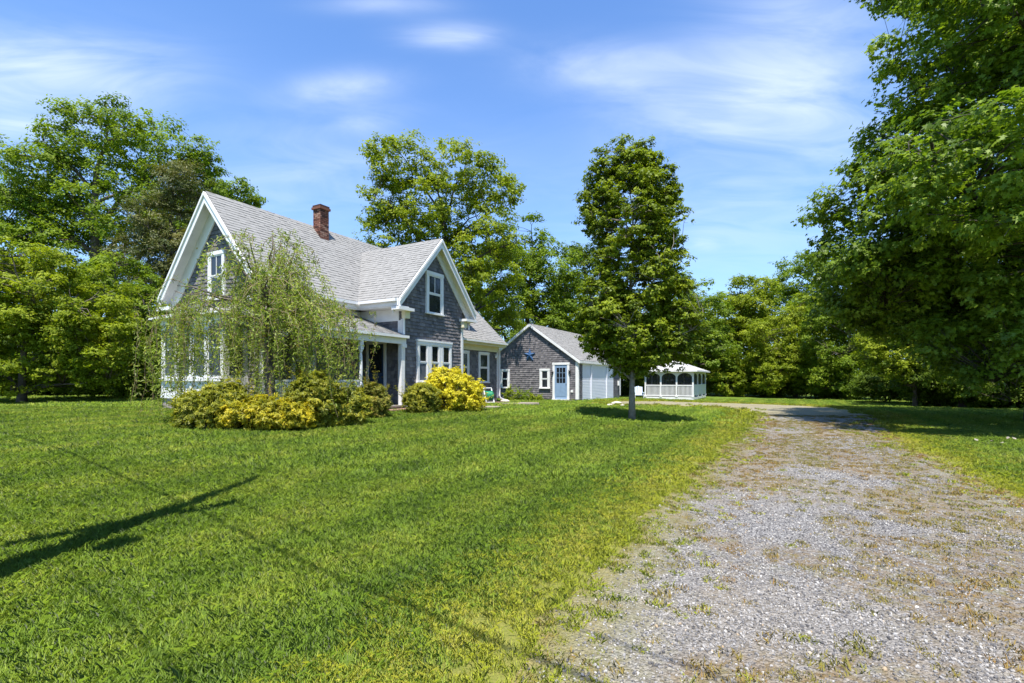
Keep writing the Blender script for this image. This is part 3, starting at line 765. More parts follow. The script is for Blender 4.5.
def railing(p, q, axis_):
    b = MB()
    if axis_ == 'y':
        x = T0 + .02; b.box(x - .035, x + .035, p, q, 1.0, 1.06); b.box(x - .03, x + .03, p, q, .28, .33); k = p + .05
        while k < q: b.box(x - .018, x + .018, k, k + .07, .33, 1.0); k += .1
    else:
        y = PV + .08; b.box(p, q, y - .035, y + .035, 1.0, 1.06); b.box(p, q, y - .03, y + .03, .28, .33); k = p + .05
        while k < q: b.box(k, k + .07, y - .018, y + .018, .33, 1.0); k += .1
    b.build('porch_railing', M['white'], house)
railing(PV + .15, W0 - .06, 'y'); railing(T0 + .09, -2.07, 'x')
# door in the side wall of the wing, under the porch
b = MB(); O_, e_, n_ = (-.032, 0, 0), (0, -1, 0), (-1, 0, 0)
for (a0, a1, z0, z1) in ((-1.62, -1.52, .2, 2.4), (-.78, -.68, .2, 2.4), (-1.64, -.66, 2.32, 2.44)): b.fbox(O_, e_, n_, a0, a1, z0, z1, .0 if z1 < 2.42 else .001, .05 if z1 < 2.42 else .055)
b.build('door_casing', M['white'], house)
b = MB(); b.fbox(O_, e_, n_, -1.52, -.78, .2, 2.32, .0, .025)
for a0, a1, z0, z1 in ((-1.44, -1.17, .35, .75), (-1.13, -.86, .35, .75), (-1.44, -1.17, .82, 1.2), (-1.13, -.86, .82, 1.2)): b.fbox(O_, e_, n_, a0, a1, z0, z1, .025, .033)
d_ = b.build('door', M['navy'], house); d_['label'] = 'slate blue half glazed porch door'
b = MB(); b.fbox(O_, e_, n_, -1.42, -.88, 1.3, 2.2, .012, .029); b.build('glass', M['glass'], d_)
b = MB(); b.tube([(-.03, .85, 1.15), (-.09, .85, 1.15)], .02, 8); b.build('handle', M['brass'], d_)
b = MB(); b.box(-1.1, .06, PV - .38, PV - .0, -.35, .08); b.box(-1.2, .12, PV - .78, PV - .382, -.35, -.03)
b.build('front_step', mat_plain('brick_step', (.27, .16, .12), .85, .3, 12), house)

# white bay on the main gable
bt, bv0, bv1, bz = -4.55, 2.75, 6.2, 3.0
b = MB(); b.box(bt, T0 - .016, bv0, bv1, .46, bz)
O_, e_, n_ = (bt, 0, 0), (0, -1, 0), (-1, 0, 0)
for a in np.linspace(-bv1, -bv0 - .12, 5): b.fbox(O_, e_, n_, a, a + .12, .48, bz - .02, .0, .03)
b.fbox(O_, e_, n_, -bv1 - .03, -bv0 + .03, 1.02, 1.1, .031, .09); b.fbox(O_, e_, n_, -bv1, -bv0, bz - .18, bz, .031, .05); b.fbox(O_, e_, n_, -bv1, -bv0, .46, .6, .031, .05)
bay = b.build('bay', M['white'], house); bay['label'] = 'white panelled bay on the front gable'
b = MB()
xs = np.linspace(-bv1, -bv0 - .12, 5)
for i in range(4):
    b.fbox(O_, e_, n_, xs[i] + .2, xs[i + 1] - .08, 1.2, 2.0, .0, .012); b.fbox(O_, e_, n_, xs[i] + .2, xs[i + 1] - .08, 2.06, bz - .26, .0, .012)
b.fbox((0, bv0, 0), (1, 0, 0), (0, -1, 0), bt + .15, T0 - .2, 1.2, 2.7, .0, .012)
b.build('pane', M['glass'], bay)
b = MB(); e = .28
A_ = [(bt - e, bv0 - e, bz + .06), (bt - e, bv1 + e, bz + .06), (T0 - .02, bv1 + e, bz + .06), (T0 - .02, bv0 - e, bz + .06)]
B_ = [(T0 - .25, bv0 + .4, bz + .34), (T0 - .25, bv1 - .4, bz + .34), (T0 - .02, bv1 - .4, bz + .34), (T0 - .02, bv0 + .4, bz + .34)]
b.poly([A_[0], A_[1], B_[1], B_[0]][::-1], .5); b.poly([A_[1], A_[2], B_[2], B_[1]][::-1], .5); b.poly([A_[3], A_[0], B_[0], B_[3]][::-1], .5); b.poly(B_[::-1], .5)
b.build('roof', M['roof'], bay)
b = MB(); b.box(bt - e, T0 - .02, bv0 - e, bv1 + e, bz + .001, bz + .055); b.build('eave_board', M['white'], bay)
b = MB()
for k in range(26):
    y = bv0 + (bv1 - bv0) * k / 26; b.box(bt + .02 - .02 * random.random(), T0, y, y + .125, -.4, .2, 0); b.box(bt + .02 - .02 * random.random(), T0, y + .05, y + .16, .205, .455, 0)
b.build('foundation', M['stone'], bay)
# lantern globe on the ell corner
b = MB(); b.lathe((LT - .32, LW - .12, 2.16), [(.02, -.07), (.06, -.05), (.075, 0), (.06, .05), (.02, .07)], 12); b.tube([(LT - .32, LW, 2.26), (LT - .32, LW - .12, 2.26), (LT - .32, LW - .12, 2.22)], .015, 6); b.build('porch_lamp', M['globe'], house)

# ------------------------------------------------------------------ the garage
gzv = .17
gar = empty('shingled_garage', (*G0, gzv), ROT, label='small grey shingled garage with a pale blue door and a blue star', cat='garage')
GW, GL, GE, GR = 6.47, 8.6, 2.5, 4.93
gs = (GR - GE - .06) / (GW / 2 + .12)
b = MB(); zg = lambda v: min(GE + gs * v, GE + gs * (GW - v))
wall_body(b, [(0, .1), (GW, .1), (GW, zg(0)), (GW / 2, zg(GW / 2)), (0, zg(0))], 'x', 0, GL)
shingled(b, (0, 0, 0), (0, -1, 0), [(-GW, .12), (0, .12), (0, zg(0)), (-GW / 2, zg(GW / 2)), (-GW, zg(0))])
shingled(b, (0, 0, 0), (1, 0, 0), [(0, .12), (.68, .12), (.68, GE - .03), (0, GE - .03)]); shingled(b, (0, 0, 0), (1, 0, 0), [(6.9, .12), (GL, .12), (GL, GE - .03), (6.9, GE - .03)])
b.build('wall', M['shingle'], gar)
b = MB(); b.box(.02, GL - .02, .02, GW - .02, -.5, .1); b.build('foundation', M['stone'], gar)
b = MB(); ov = .15; ge = GE - ov * gs; hyp = (GW / 2 + ov) * math.hypot(1, gs); top = GE + gs * GW / 2 + .06; ge += .06
slab(b, [(-.12, -ov, ge), (GL + .12, -ov, ge), (GL + .12, GW / 2, top), (-.12, GW / 2, top)], .055); slab(b, [(-.12, GW / 2, top), (GL + .12, GW / 2, top), (GL + .12, GW + ov, ge), (-.12, GW + ov, ge)], .055)
roofplane(b, (-.12, -ov, ge + .004), (1, 0, 0), (0, 1, gs), [(0, 0), (GL + .24, 0), (GL + .24, hyp), (0, hyp)])
roofplane(b, (GL + .12, GW + ov, ge + .004), (-1, 0, 0), (0, -1, gs), [(0, 0), (GL + .24, 0), (GL + .24, hyp), (0, hyp)], .28)
b.build('roof', M['roof'], gar)
b = MB()
for e0 in (-ov, GW + ov):
    b.beam((0, e0, ge), (0, GW / 2, top), (1, 0, 0), -.155, -.122, EZ, -.19, -.012); b.beam((0, e0, ge), (0, GW / 2, top), (1, 0, 0), -.12, -.016, EZ, -.2, -.06)
b.box(-.12, GL + .12, -ov - .028, -ov - .002, ge - .16, ge - .012); b.box(-.1, GL + .1, -ov, -.002, ge - .19, ge - .162)
b.build('white_trim', M['white'], gar)
for (x0, x1, y0, y1) in ((-.045, -.0, -.03, .14), (-.045, -.0, GW - .14, GW + .03), (GL - .14, GL + .03, -.045, -.0), (-.0, .1, -.046, -.001)):
    b = MB(); b.box(x0, x1, y0, y1, .1, GE - .1); b.build('corner_board', M['white'], gar)
O_, e_, n_ = (0, 0, 0), (0, -1, 0), (-1, 0, 0)
window(gar, O_, e_, n_, -2.53, -1.83, .73, 1.98, .13); window(gar, O_, e_, n_, -5.39, -4.69, .73, 1.98, .13)
b = MB(); O_ = (-.032, 0, 0)
for (a0, a1, z0, z1, d) in ((-1.64, -1.5, .1, 2.2, .05), (-.67, -.53, .1, 2.2, .05), (-1.66, -.51, 2.2, 2.34, .06), (-1.66, -.51, .04, .1, .14)): b.fbox(O_, e_, n_, a0, a1, z0, z1, .0, d)
b.build('door_casing', M['white'], gar)
b = MB(); b.fbox(O_, e_, n_, -1.5, -.67, .1, 1.08, .0, .03); b.fbox(O_, e_, n_, -1.5, -1.38, 1.08, 2.2, .0, .03); b.fbox(O_, e_, n_, -.79, -.67, 1.08, 2.2, .0, .03); b.fbox(O_, e_, n_, -1.38, -.79, 2.02, 2.2, .0, .03)
for k in (1, 2): b.fbox(O_, e_, n_, -1.38 + k * .197 - .014, -1.38 + k * .197 + .014, 1.08, 2.02, .012, .03)
for k in (1, 2): b.fbox(O_, e_, n_, -1.38, -.79, 1.08 + k * .313 - .012, 1.08 + k * .313 + .012, .012, .029)
for a0, a1 in ((-1.4, -1.11), (-1.06, -.77)): b.fbox(O_, e_, n_, a0, a1, .28, .95, .03, .04)
d_ = b.build('door', M['sky_door'], gar); d_['label'] = 'pale blue door with nine small panes'
b = MB(); b.fbox(O_, e_, n_, -1.38, -.79, 1.08, 2.02, .002, .011); b.build('glass', M['glass'], d_)
b = MB(); b.tube([(-.03, .74, 1.02), (-.09, .74, 1.02)], .025, 8); b.build('handle', M['brass'], d_)
for v_, z_ in ((1.63, 1.72), (.5, 1.78)):
    b = MB(); b.box(-.09, -.02, v_ - .04, v_ + .04, z_ - .03, z_ + .1); b.lathe((-.12, v_, z_ - .12), [(.02, 0), (.05, .03), (.06, .16), (.08, .17), (.02, .25)], 8); b.build('wall_lantern', M['metal'], gar)
b = MB(); b.box(-.07, -.015, .3, .44, .52, .66); b.build('wall_vent', M['white'], gar)
# white side doors facing the drive
b = MB(); O_, e_, n_ = (0, 0, 0), (1, 0, 0), (0, -1, 0)
b.fbox(O_, e_, n_, .7, 6.88, -.1, GE - .12, .0, .012)
for q0, q1 in ((.7, 2.12), (2.26, 5.23), (5.37, 6.88)): b.courses((0, -.012, 0), e_, EZ, [(q0, -.08), (q1, -.08), (q1, GE - .13), (q0, GE - .13)], .1, (3.4, 3.5), .022, gap=0, jit=0)  # lapped boards added to the plain doors, tilted to catch grazing sun
M['vinyl'] = mat_plain('white_vinyl', (.70, .71, .78), .4, .03, 3); gd = b.build('garage_door', M['vinyl'], gar); gd['label'] = 'wide white doors with added lapped boards in the side wall'
for x in (2.12, 5.23):
    b = MB(); b.fbox(O_, e_, n_, x, x + .14, -.08, GE - .21, .03, .09); b.build('door_post', M['vinyl'], gd)
b = MB(); b.fbox(O_, e_, n_, 7.9, 8.15, .85, 1.2, .01, .14); b.build('meter_box', M['white'], gar)

# star on the garage
st = MB(); c_ = [-.09, 3.24, 2.84]; out = []
for k in range(10):
    r_ = .42 if k % 2 == 0 else .17; q = math.pi / 2 + k * math.pi / 5; out.append((0, r_ * math.cos(q), r_ * math.sin(q)))
for k in range(10):
    a, b_ = out[k], out[(k + 1) % 10]
    st.poly([(-.09, 0, 0), a, b_], .5); st.poly([(.03, b_[1], b_[2]), (.03, a[1], a[2]), (.03, 0, 0)], .5); st.quad(a, (.03, a[1], a[2]), (.03, b_[1], b_[2]), b_, .5)
so = st.build('wall_star', M['blue_decor']); tag(so, 'blue five pointed metal star hung high on the garage gable', 'star')
p = G0 + V * 3.24 + U * (-.055); so.location = (p[0], p[1], gzv + 2.84); so.rotation_euler = (0, 0, ROT)

# ------------------------------------------------------------------ the gazebo
zz0 = float(gz(*Z0)) - .02
gb = empty('white_gazebo', (*Z0, zz0), ROT, label='white screened gazebo with arched bays beyond the drive', cat='gazebo')
ZW, ZL, ZE = 3.65, 6.6, 2.25
b = MB(); b.box(-.06, ZL, -.06, ZW + .06, .12, .3); b.box(0, ZL, 0, ZW, -.3, .118); b.build('deck', M['white'], gb)
zp = [(0, ZW * k / 3) for k in range(4)] + [(ZL * k / 3, 0) for k in (1, 2, 3)] + [(ZL * k / 3, ZW) for k in (1, 2, 3)] + [(ZL, ZW / 2)]
for x, y in zp:
    b = MB(); b.box(x - .06, x + .06, y - .06, y + .06, .3, ZE); b.box(x - .09, x + .09, y - .09, y + .09, .3, .42); b.build('post', M['white'], gb)
b = MB(); b.box(-.065, ZL + .065, -.065, .065, ZE, ZE + .14); b.box(-.065, ZL + .065, ZW - .065, ZW + .065, ZE, ZE + .14); b.box(-.065, .065, .066, ZW - .066, ZE, ZE + .14); b.box(ZL - .065, ZL + .065, .066, ZW - .066, ZE, ZE + .14)
b.build('top_beam', M['white'], gb)
def arch(axis_, c, p, q):
    b = MB(); n = 14; w = (q - p) / 2 - .06; m_ = (p + q) / 2; z1 = ZE - .001
    for k in range(n):
        a0, a1 = math.pi * k / n, math.pi * (k + 1) / n
        x0, x1 = m_ - w * math.cos(a0), m_ - w * math.cos(a1); h0, h1 = ZE - .42 + .36 * math.sin(a0), ZE - .42 + .36 * math.sin(a1)
        f = (lambda x, d, z: (c + d, x, z)) if axis_ == 'y' else (lambda x, d, z: (x, c + d, z))
        b.hexa([f(x0, -.02, h0), f(x1, -.02, h1), f(x1, .02, h1), f(x0, .02, h0), f(x0, -.02, z1), f(x1, -.02, z1), f(x1, .02, z1), f(x0, .02, z1)])
    b.build('arch', M['white'], gb)
M['mesh'] = None
def mesh_mat():
    m, t, b = newmat('bronze_mesh'); b.inputs['Base Color'].default_value = (.02, .02, .022, 1); b.inputs['Roughness'].default_value = .7
    tr = t.new('ShaderNodeBsdfTransparent'); mx = t.new('ShaderNodeMixShader')
    pos = t.new('ShaderNodeTexCoord').outputs['Object']
    t.put(mx.inputs[0], t.ramp(t.noise(pos, 3, 2), [(.3, (.5, .5, .5)), (.7, (.62, .62, .62))]))
    t.l.new(tr.outputs[0], mx.inputs[1]); t.l.new(b.outputs[0], mx.inputs[2]); t.l.new(mx.outputs[0], m.node_tree.nodes['Material Output'].inputs[0]); return m
M['mesh'] = mesh_mat()
for k in range(3):
    p, q = ZW * k / 3, ZW * (k + 1) / 3; arch('y', 0, p, q)
    b = MB(); b.box(-.04, .04, p + .06, q - .06, 1.18, 1.26); b.box(-.035, .035, p + .06, q - .06, .36, .44); y = p + .1
    while y < q - .08: b.box(-.02, .02, y, y + .045, .44, 1.18); y += .095
    b.build('railing', M['white'], gb)
    b = MB(); b.box(.022, .03, p + .06, q - .06, .32, ZE); b.build('screen', M['mesh'], gb)
    p, q = ZL * k / 3, ZL * (k + 1) / 3; arch('x', 0, p, q)
    b = MB(); b.box(p + .06, q - .06, -.04, .03, .42, 1.2); b.box(p + .06, q - .06, -.06, .04, 1.2, 1.28); b.build('side_panel', M['white'], gb)
    b = MB(); b.box(p + .06, q - .06, .02, .028, 1.28, ZE); b.build('screen', M['mesh'], gb)
    arch('x', ZW, p, q)
    b = MB(); b.box(p + .06, q - .06, ZW - .03, ZW + .04, .42, 1.2); b.build('side_panel', M['white'], gb)
b = MB(); o_ = .35; e0, rz = ZE + .14, ZE + 1.0
A_ = [(-o_, -o_, e0), (ZL + o_, -o_, e0), (ZL + o_, ZW + o_, e0), (-o_, ZW + o_, e0)]; B_ = [(2.2, ZW / 2, rz), (ZL - 2.2, ZW / 2, rz)]
b.poly([A_[0], A_[1], B_[1], B_[0]]); b.poly([A_[1], A_[2], B_[1]]); b.poly([A_[2], A_[3], B_[0], B_[1]]); b.poly([A_[3], A_[0], B_[0]]); b.poly(A_[::-1])
hyp = math.hypot(ZW / 2 + o_, rz - e0)
b.courses((-o_, -o_, e0 + .004), (1, 0, 0), (0, ZW / 2 + o_, rz - e0), [(0, 0), (ZL + 2 * o_, 0), (ZL + o_ - 2.2, hyp), (2.2 + o_, hyp)], .2, (.15, .4), .012, gap=0)
hy2 = math.hypot(2.2 + o_, rz - e0)
b.courses((-o_, ZW + o_, e0 + .004), (0, -1, 0), (2.2 + o_, 0, rz - e0), [(0, 0), (ZW + 2 * o_, 0), (ZW / 2 + o_, hy2)], .2, (.15, .4), .012, gap=0)
M['roof_pale'] = mat_tint('pale_roof_shingle', [(0, (.3, .3, .29)), (.5, (.46, .45, .44)), (1, (.58, .57, .56))], namp=.08, rough=.9); b.build('roof', M['roof_pale'], gb)
b = MB(); b.box(-o_ - .02, -o_, -o_, ZW + o_, e0 - .1, e0 + .0); b.box(-o_, ZL + o_, -o_ - .02, -o_, e0 - .1, e0); b.build('fascia', M['white'], gb)

# ------------------------------------------------------------------ small things about the garden
def placed(px, py): return ground(px, py)
# slatted garden chair by the gazebo
p = placed(639, 399.5); ac = empty('garden_chair', tuple(p), ROT - 1.2, label='pale slatted garden chair standing left of the gazebo', cat='chair')
b = MB()
for k in range(5): b.box(-.28, .28, -.25 + k * .11, -.16 + k * .11, .33, .36)
b.build('seat', M['blue_cloth'], ac)
b = MB()
for k in range(5): b.beam((-.24 + k * .12, .28, .33), (-.26 + k * .13, .52, 1.02 - .03 * abs(k - 2)), XV, -.05, .05, YV, -.012, .012)
b.build('backrest', M['blue_cloth'], ac)
for x in (-.32, .32):
    b = MB(); b.box(x - .02, x + .02, -.28, -.18, 0, .52); b.build('leg', M['white'], ac)
    b = MB(); b.beam((x * .97, -.2, .34), (x * .97, .62, .02), XV, -.02, .018, EZ, -.05, .05); b.build('leg', M['white'], ac)
    b = MB(); b.box(x - .07, x + .07, -.32, .38, .525, .55); b.build('arm', M['blue_cloth'], ac)
# hose reel
p = placed(488, 404); hr = empty('hose_reel', tuple(p), ROT - .5, label='green garden hose wound on a white framed reel by the low wing', cat='hose reel'); hr.scale = (.8, .8, .8)
b = MB()
for x in (-.24, .24): b.tube([(x, -.28, .02), (x, .05, .85), (x, .2, .02)], .03, 8)
b.tube([(-.24, .05, .86), (.24, .05, .86)], .025, 8); b.tube([(-.24, -.25, .1), (.24, -.25, .1)], .022, 8)
b.build('frame', M['white'], hr)
b = MB()
for k in range(9):
    x = -.17 + k * .042
    b.tube([(x, .0 + .22 * math.cos(q), .45 + .22 * math.sin(q)) for q in np.linspace(0, 2 * math.pi, 20)], .024, 6)
b.build('hose', M['greenp'], hr, True)
b = MB(); 
for x in (-.2, .2): b.tube([(x - .012, 0, .45), (x + .012, 0, .45)], .27, 20)
b.build('drum', M['greenp'], hr)
# rocks and flagstones
def rock(px, py, s, label, seed):
    r_ = np.random.default_rng(seed); mb = pebble(r_); mb.v = [(x * s, y * s * .8, z * s * .75) for x, y, z in mb.v]
    o = mb.build('rock', M['rock']); p = placed(px, py); o.location = (p[0], p[1], p[2] + s * .12); o.rotation_euler = (0, 0, seed); tag(o, label, 'rock', 'pale rocks between the garage and the pear tree'); return o
for i, (px, py, s, l) in enumerate(((593.5, 404.5, .15, 'small pale rock alone nearest the white garage doors'), (609.5, 406, .2, 'pale flat rock lying left of the rock pile'), (613, 404, .17, 'pale rock at the left of the rock pile by the drive end'),
                                    (617, 403.8, .26, 'largest pinkish rock of the pile by the drive end'), (622.5, 406.5, .19, 'pale rock lying just left of the pear trunk'), (639, 406.5, .17, 'pale rock lying just right of the pear trunk'))):
    rock(px, py, s, l, i + 3)
def flag(px, py, sx, sy, label, seed):
    r_ = np.random.default_rng(seed); n = 9; p = placed(px, py); b = MB()
    q = [(sx * math.cos(2 * math.pi * k / n) * r_.uniform(.8, 1.1), sy * math.sin(2 * math.pi * k / n) * r_.uniform(.8, 1.1)) for k in range(n)]
    b.poly([(x, y, .075) for x, y in q]); b.poly([(x, y, -.05) for x, y in q][::-1])
    for k in range(n): b.quad((*q[k], -.05), (*q[(k + 1) % n], -.05), (*q[(k + 1) % n], .075), (*q[k], .075))
    o = b.build('flagstone', M['flag']); o.location = tuple(p); tag(o, label, 'paving stone', 'flagstones set in the lawn')
flag(487, 408.5, .55, .5, 'flat tan flagstone beside the golden shrub', 1); flag(519, 404.5, 1.0, .6, 'long tan flagstone in the lawn before the left garage window', 2); flag(565, 401.6, .75, .6, 'pale flagstone at the foot of the garage door', 3)
# rounded bed edging stone by the ell downspout
rk = rock(505, 402.5, .3, 'pale rounded stone under the downspout of the low wing', 21); rk['group'] = 'garden bed stones'
# dry leaves on the right lawn
for i, (px, py) in enumerate(((976, 443), (984, 447), (992, 444.5), (1001, 446.5), (1008, 441), (1014, 441.5))):
    p = placed(px, py); b = MB(); r_ = .06
    b.poly([(0, -r_, .0), (r_ * .7, -r_ * .2, .03), (r_ * .3, r_, .01), (-r_ * .4, r_ * .8, .03), (-r_ * .8, -r_ * .1, .0)])
    o = b.build('dry_leaf', M['flag']); o.location = (p[0], p[1], p[2] + .07); o.rotation_euler = (.3, .2, i * 1.3); o.scale = (.85, .85, .85); tag(o, 'curled pale dry leaf on the shaded right lawn', 'leaf', 'dry leaves on the right lawn')

# ------------------------------------------------------------------ vegetation
SHAPES = {
    'diamond': np.array([(0, -.5, 0), (.3, -.02, .07), (0, .5, 0), (-.3, -.02, .07)]),
    'lance': np.array([(0, -.5, 0), (.14, -.1, .03), (0, .5, -.06), (-.14, -.1, .03)]),
    'maple': np.array([(0, -.4, .03), (.3, -.3, 0), (.16, -.02, .03), (.42, .2, -.03), (.1, .2, .03), (0, .6, -.08), (-.1, .2, .03), (-.42, .2, -.03), (-.16, -.02, .03), (-.3, -.3, 0)]),
}
def leaves(name, C, size, shape, m, parent, tint, up=.6, out=None, hang=0, rng=RNG):
    n = len(C); nrm = rng.normal(size=(n, 3)); nrm /= np.linalg.norm(nrm, axis=1)[:, None]
    nrm = nrm * .55; nrm[:, 2] += up
    if out is not None: nrm += out * .7
    nrm /= np.linalg.norm(nrm, axis=1)[:, None]
    ax = rng.normal(size=(n, 3)); ax[:, 2] -= hang
    if out is not None: ax += out * .5
    ax -= nrm * (ax * nrm).sum(1)[:, None]; ax /= np.linalg.norm(ax, axis=1)[:, None] + 1e-9
    bx = np.cross(ax, nrm); T = SHAPES[shape]; k = len(T)
    s = (size * rng.uniform(.65, 1.3, n))[:, None, None]
    v = C[:, None, :] + s * (T[None, :, 0:1] * bx[:, None, :] + T[None, :, 1:2] * ax[:, None, :] + T[None, :, 2:3] * nrm[:, None, :])
    return npmesh(name, v.reshape(-1, 3), k, tint, m, parent)

def sample_lobes(L, n, rng, shell=.5):
    """points spread through a union of ellipsoids, more of them towards the outside"""
    wts = np.array([(l[3] * l[4] * l[5]) ** (2 / 3) for l in L]); wts /= wts.sum()
    idx = rng.choice(len(L), n, p=wts); d = rng.normal(size=(n, 3)); d /= np.linalg.norm(d, axis=1)[:, None]
    r = (shell ** 3 + (1 - shell ** 3) * rng.random(n)) ** (1 / 3)
    A = np.array(L)[idx]
    return A[:, :3] + d * r[:, None] * A[:, 3:6], d

def px_lobes(spec, Y):
    out = []
    for s in spec:
        px, py, rx, ry = s[:4]; dY = s[4] if len(s) > 4 else 0; Yc = Y + dY
        c = at(px, py, Yc); w = rx * Yc / F; h = ry * Yc / F; out.append((*c, w, s[5] if len(s) > 5 else w * .9, h))
    return out

def make_tree(name, label, cat, base, L, clumps=120, twigs=10, lpt=12, leaf=.14, cr=.6, lm='lf_oak', shape='diamond', tr=.2, group=None, seed=1, limbs=9, shell=.5, bark='bark', stems=0, up=.6, fork=.3, hang=0, flat=.65, trunk_name='trunk', zmin=.25):
    rng = np.random.default_rng(seed); base = np.array(base, float)
    root = empty(name, tuple(base), 0, label=label, cat=cat, group=group)
    C, D_ = sample_lobes(L, clumps, rng, shell); C = C - base
    C[:, 2] = np.maximum(C[:, 2], zmin)
    # leaves
    K = clumps * twigs
    td = rng.normal(size=(K, 3)); td[:, 2] += .35; td /= np.linalg.norm(td, axis=1)[:, None]
    csz = np.repeat(rng.uniform(.65, 1.25, clumps), twigs)[:, None]
    tw = np.repeat(C, twigs, 0) + td * csz * rng.uniform(.45, 1.0, K)[:, None] * np.array([cr, cr, cr * flat])
    od = np.repeat(td * .8 + np.repeat(D_, twigs, 0) * .35, lpt, 0)
    lv = np.repeat(tw, lpt, 0) + rng.normal(size=(K * lpt, 3)) * np.array([1, 1, .6]) * cr * .15
    lv[:, 2] = np.maximum(lv[:, 2], .06)
    tn = np.clip(np.repeat(rng.normal(.45, .16, clumps), twigs * lpt) + rng.normal(0, .17, K * lpt), 0, 1)
    leaves('crown' if not stems else 'foliage', lv, leaf, shape, M[lm], root, tn, up=up, out=od, hang=hang, rng=rng)
    if stems:
        n_ = 26; k_ = rng.integers(0, clumps, n_); dirs = D_[k_] * .8 + np.array([0, 0, .7]) + rng.normal(0, .25, (n_, 3)); dirs[:, 2] = np.abs(dirs[:, 2]); ln = rng.uniform(.2, .42, n_)
        f_ = np.linspace(.3, 1, 12); sp_ = (C[k_][:, None, :] + dirs[:, None, :] * (ln[:, None] * f_[None])[:, :, None]).reshape(-1, 3)
        sp_ = np.repeat(sp_, 3, 0) + rng.normal(0, .018, (len(sp_) * 3, 3))
        leaves('shoots', sp_, leaf * .8, shape, M[lm], root, np.clip(rng.normal(.6, .2, len(sp_)), 0, 1), up=.2, out=np.repeat(dirs, 36, 0), hang=-.6, rng=rng)
    # wood
    b = MB(); top = C[:, 2].max(); cen = C.mean(0)
    if not stems:
        zt = top * .72; tp = []
        for k in range(7):
            f = k / 6; q = np.array([cen[0] * f ** 1.5 * .8, cen[1] * f ** 1.5 * .8, zt * f - .15 * (k == 0)])
            q[:2] += rng.normal(0, .012 * zt, 2) * (f > 0) * f; tp.append(q)
        rad = [tr * (1.35 if k == 0 else 1 - .72 * k / 6) for k in range(7)]
        b.tube(tp, rad, 9); tp = np.array(tp)
    else:
        tp = np.array([[0, 0, -.05], [0, 0, .05]])
    ends = [int(np.argmax(C[:, 2]))]; dd = np.linalg.norm(C - C[ends[0]], axis=1)
    for _ in range(limbs - 1):
        k = int(np.argmax(dd)); ends.append(k); dd = np.minimum(dd, np.linalg.norm(C - C[k], axis=1))
    nodes = []; 
    for e in ends:
        E = C[e]
        if stems: A = np.array([rng.normal(0, .12), rng.normal(0, .12), -.05]); r0 = tr
        else:
            hd = np.hypot(E[0] - cen[0] * .5, E[1] - cen[1] * .5); za = np.clip(E[2] - hd * rng.uniform(.5, .9), fork * zt, zt * .97)
            A = np.array([np.interp(za, tp[:, 2], tp[:, j]) for j in range(3)]); r0 = tr * np.interp(za / zt, [0, 1], [.55, .25])
        mid = A * .5 + E * .5 + np.array([*rng.normal(0, .05, 2) * np.linalg.norm(E - A), .12 * np.linalg.norm(E - A)]); pts = []
        for f in np.linspace(0, 1, 7):
            q = A * (1 - f) ** 2 + 2 * mid * f * (1 - f) + E * f * f; q = q + rng.normal(0, .015, 3) * np.linalg.norm(E - A) * (0 < f < 1); pts.append(q); nodes.append((q, r0 * (1 - .85 * f)))
        b.tube(pts, [r0 * (1 - .88 * f) for f in np.linspace(0, 1, 7)], 6)
    NP = np.array([q[0] for q in nodes]); NR = np.array([q[1] for q in nodes])
    for i in range(clumps):
        if i in ends: continue
        E = C[i]; d = np.linalg.norm(NP - E, axis=1) + .8 * np.maximum(0, NP[:, 2] - E[2]); k = int(np.argmin(d)); A = NP[k]; r0 = min(NR[k] * .6, .02 + .012 * np.linalg.norm(E - A)); r0 = max(r0, .006 if stems else .014)
        mid = (A + E) / 2 + rng.normal(0, .08, 3) * np.linalg.norm(E - A) + np.array([0, 0, .06 * np.linalg.norm(E - A)])
        b.tube([A, mid, E], [r0, r0 * .7, r0 * .3], 4)
        if not stems:
            for _ in range(2):
                q = E + np.clip(rng.normal(0, .4, 3), -.5, .5) * cr; b.tube([mid * .3 + E * .7, q], [r0 * .4, r0 * .15], 3, cap=False)
    b.build('stem' if stems else trunk_name, M[bark], root, True)
    return root

def gbase(px, Y):
    x = (px - HX) / F * Y; return (x, Y, float(gz(x, Y)))

# pear tree in the lawn
make_tree('pear_tree', 'upright young pear tree alone in the lawn before the garage', 'tree', gbase(632, 17), px_lobes([(621, 156, 11, 26), (648, 163, 12, 26), (600, 178, 12, 26), (632, 178, 24, 34), (655, 200, 22, 36), (602, 210, 20, 38), (634, 225, 50, 60), (640, 280, 50, 50), (628, 330, 52, 42), (676, 322, 28, 36, -.5), (600, 320, 26, 40), (640, 358, 34, 18), (672, 350, 26, 18, -.3)], 17),
          clumps=680, twigs=14, lpt=14, leaf=.1, cr=.34, flat=.8, lm='lf_pear', bark='bark_l', tr=.105, seed=3, limbs=16, fork=.2)
# right-hand maple over the drive
make_tree('maple_tree', 'tall dark maple filling the right side over the drive', 'tree', gbase(1045, 17), px_lobes([(985, 25, 95, 55, -2), (1060, 60, 130, 90, -1), (930, 150, 70, 60, -1), (1030, 170, 120, 80, -4), (1000, 345, 70, 40, -1), (860, 290, 45, 40, 3), (880, 235, 68, 62), (960, 260, 90, 70), (1080, 260, 130, 80, -2), (900, 300, 60, 45, 2), (1000, 330, 90, 50, 2), (950, -60, 85, 60), (1100, -80, 160, 110)], 16),
          clumps=1050, twigs=16, lpt=12, leaf=.165, cr=.74, flat=.6, up=.55, lm='lf_maple', shape='maple', tr=.4, seed=8, limbs=26, fork=.15, shell=.5, bark='bark_d')
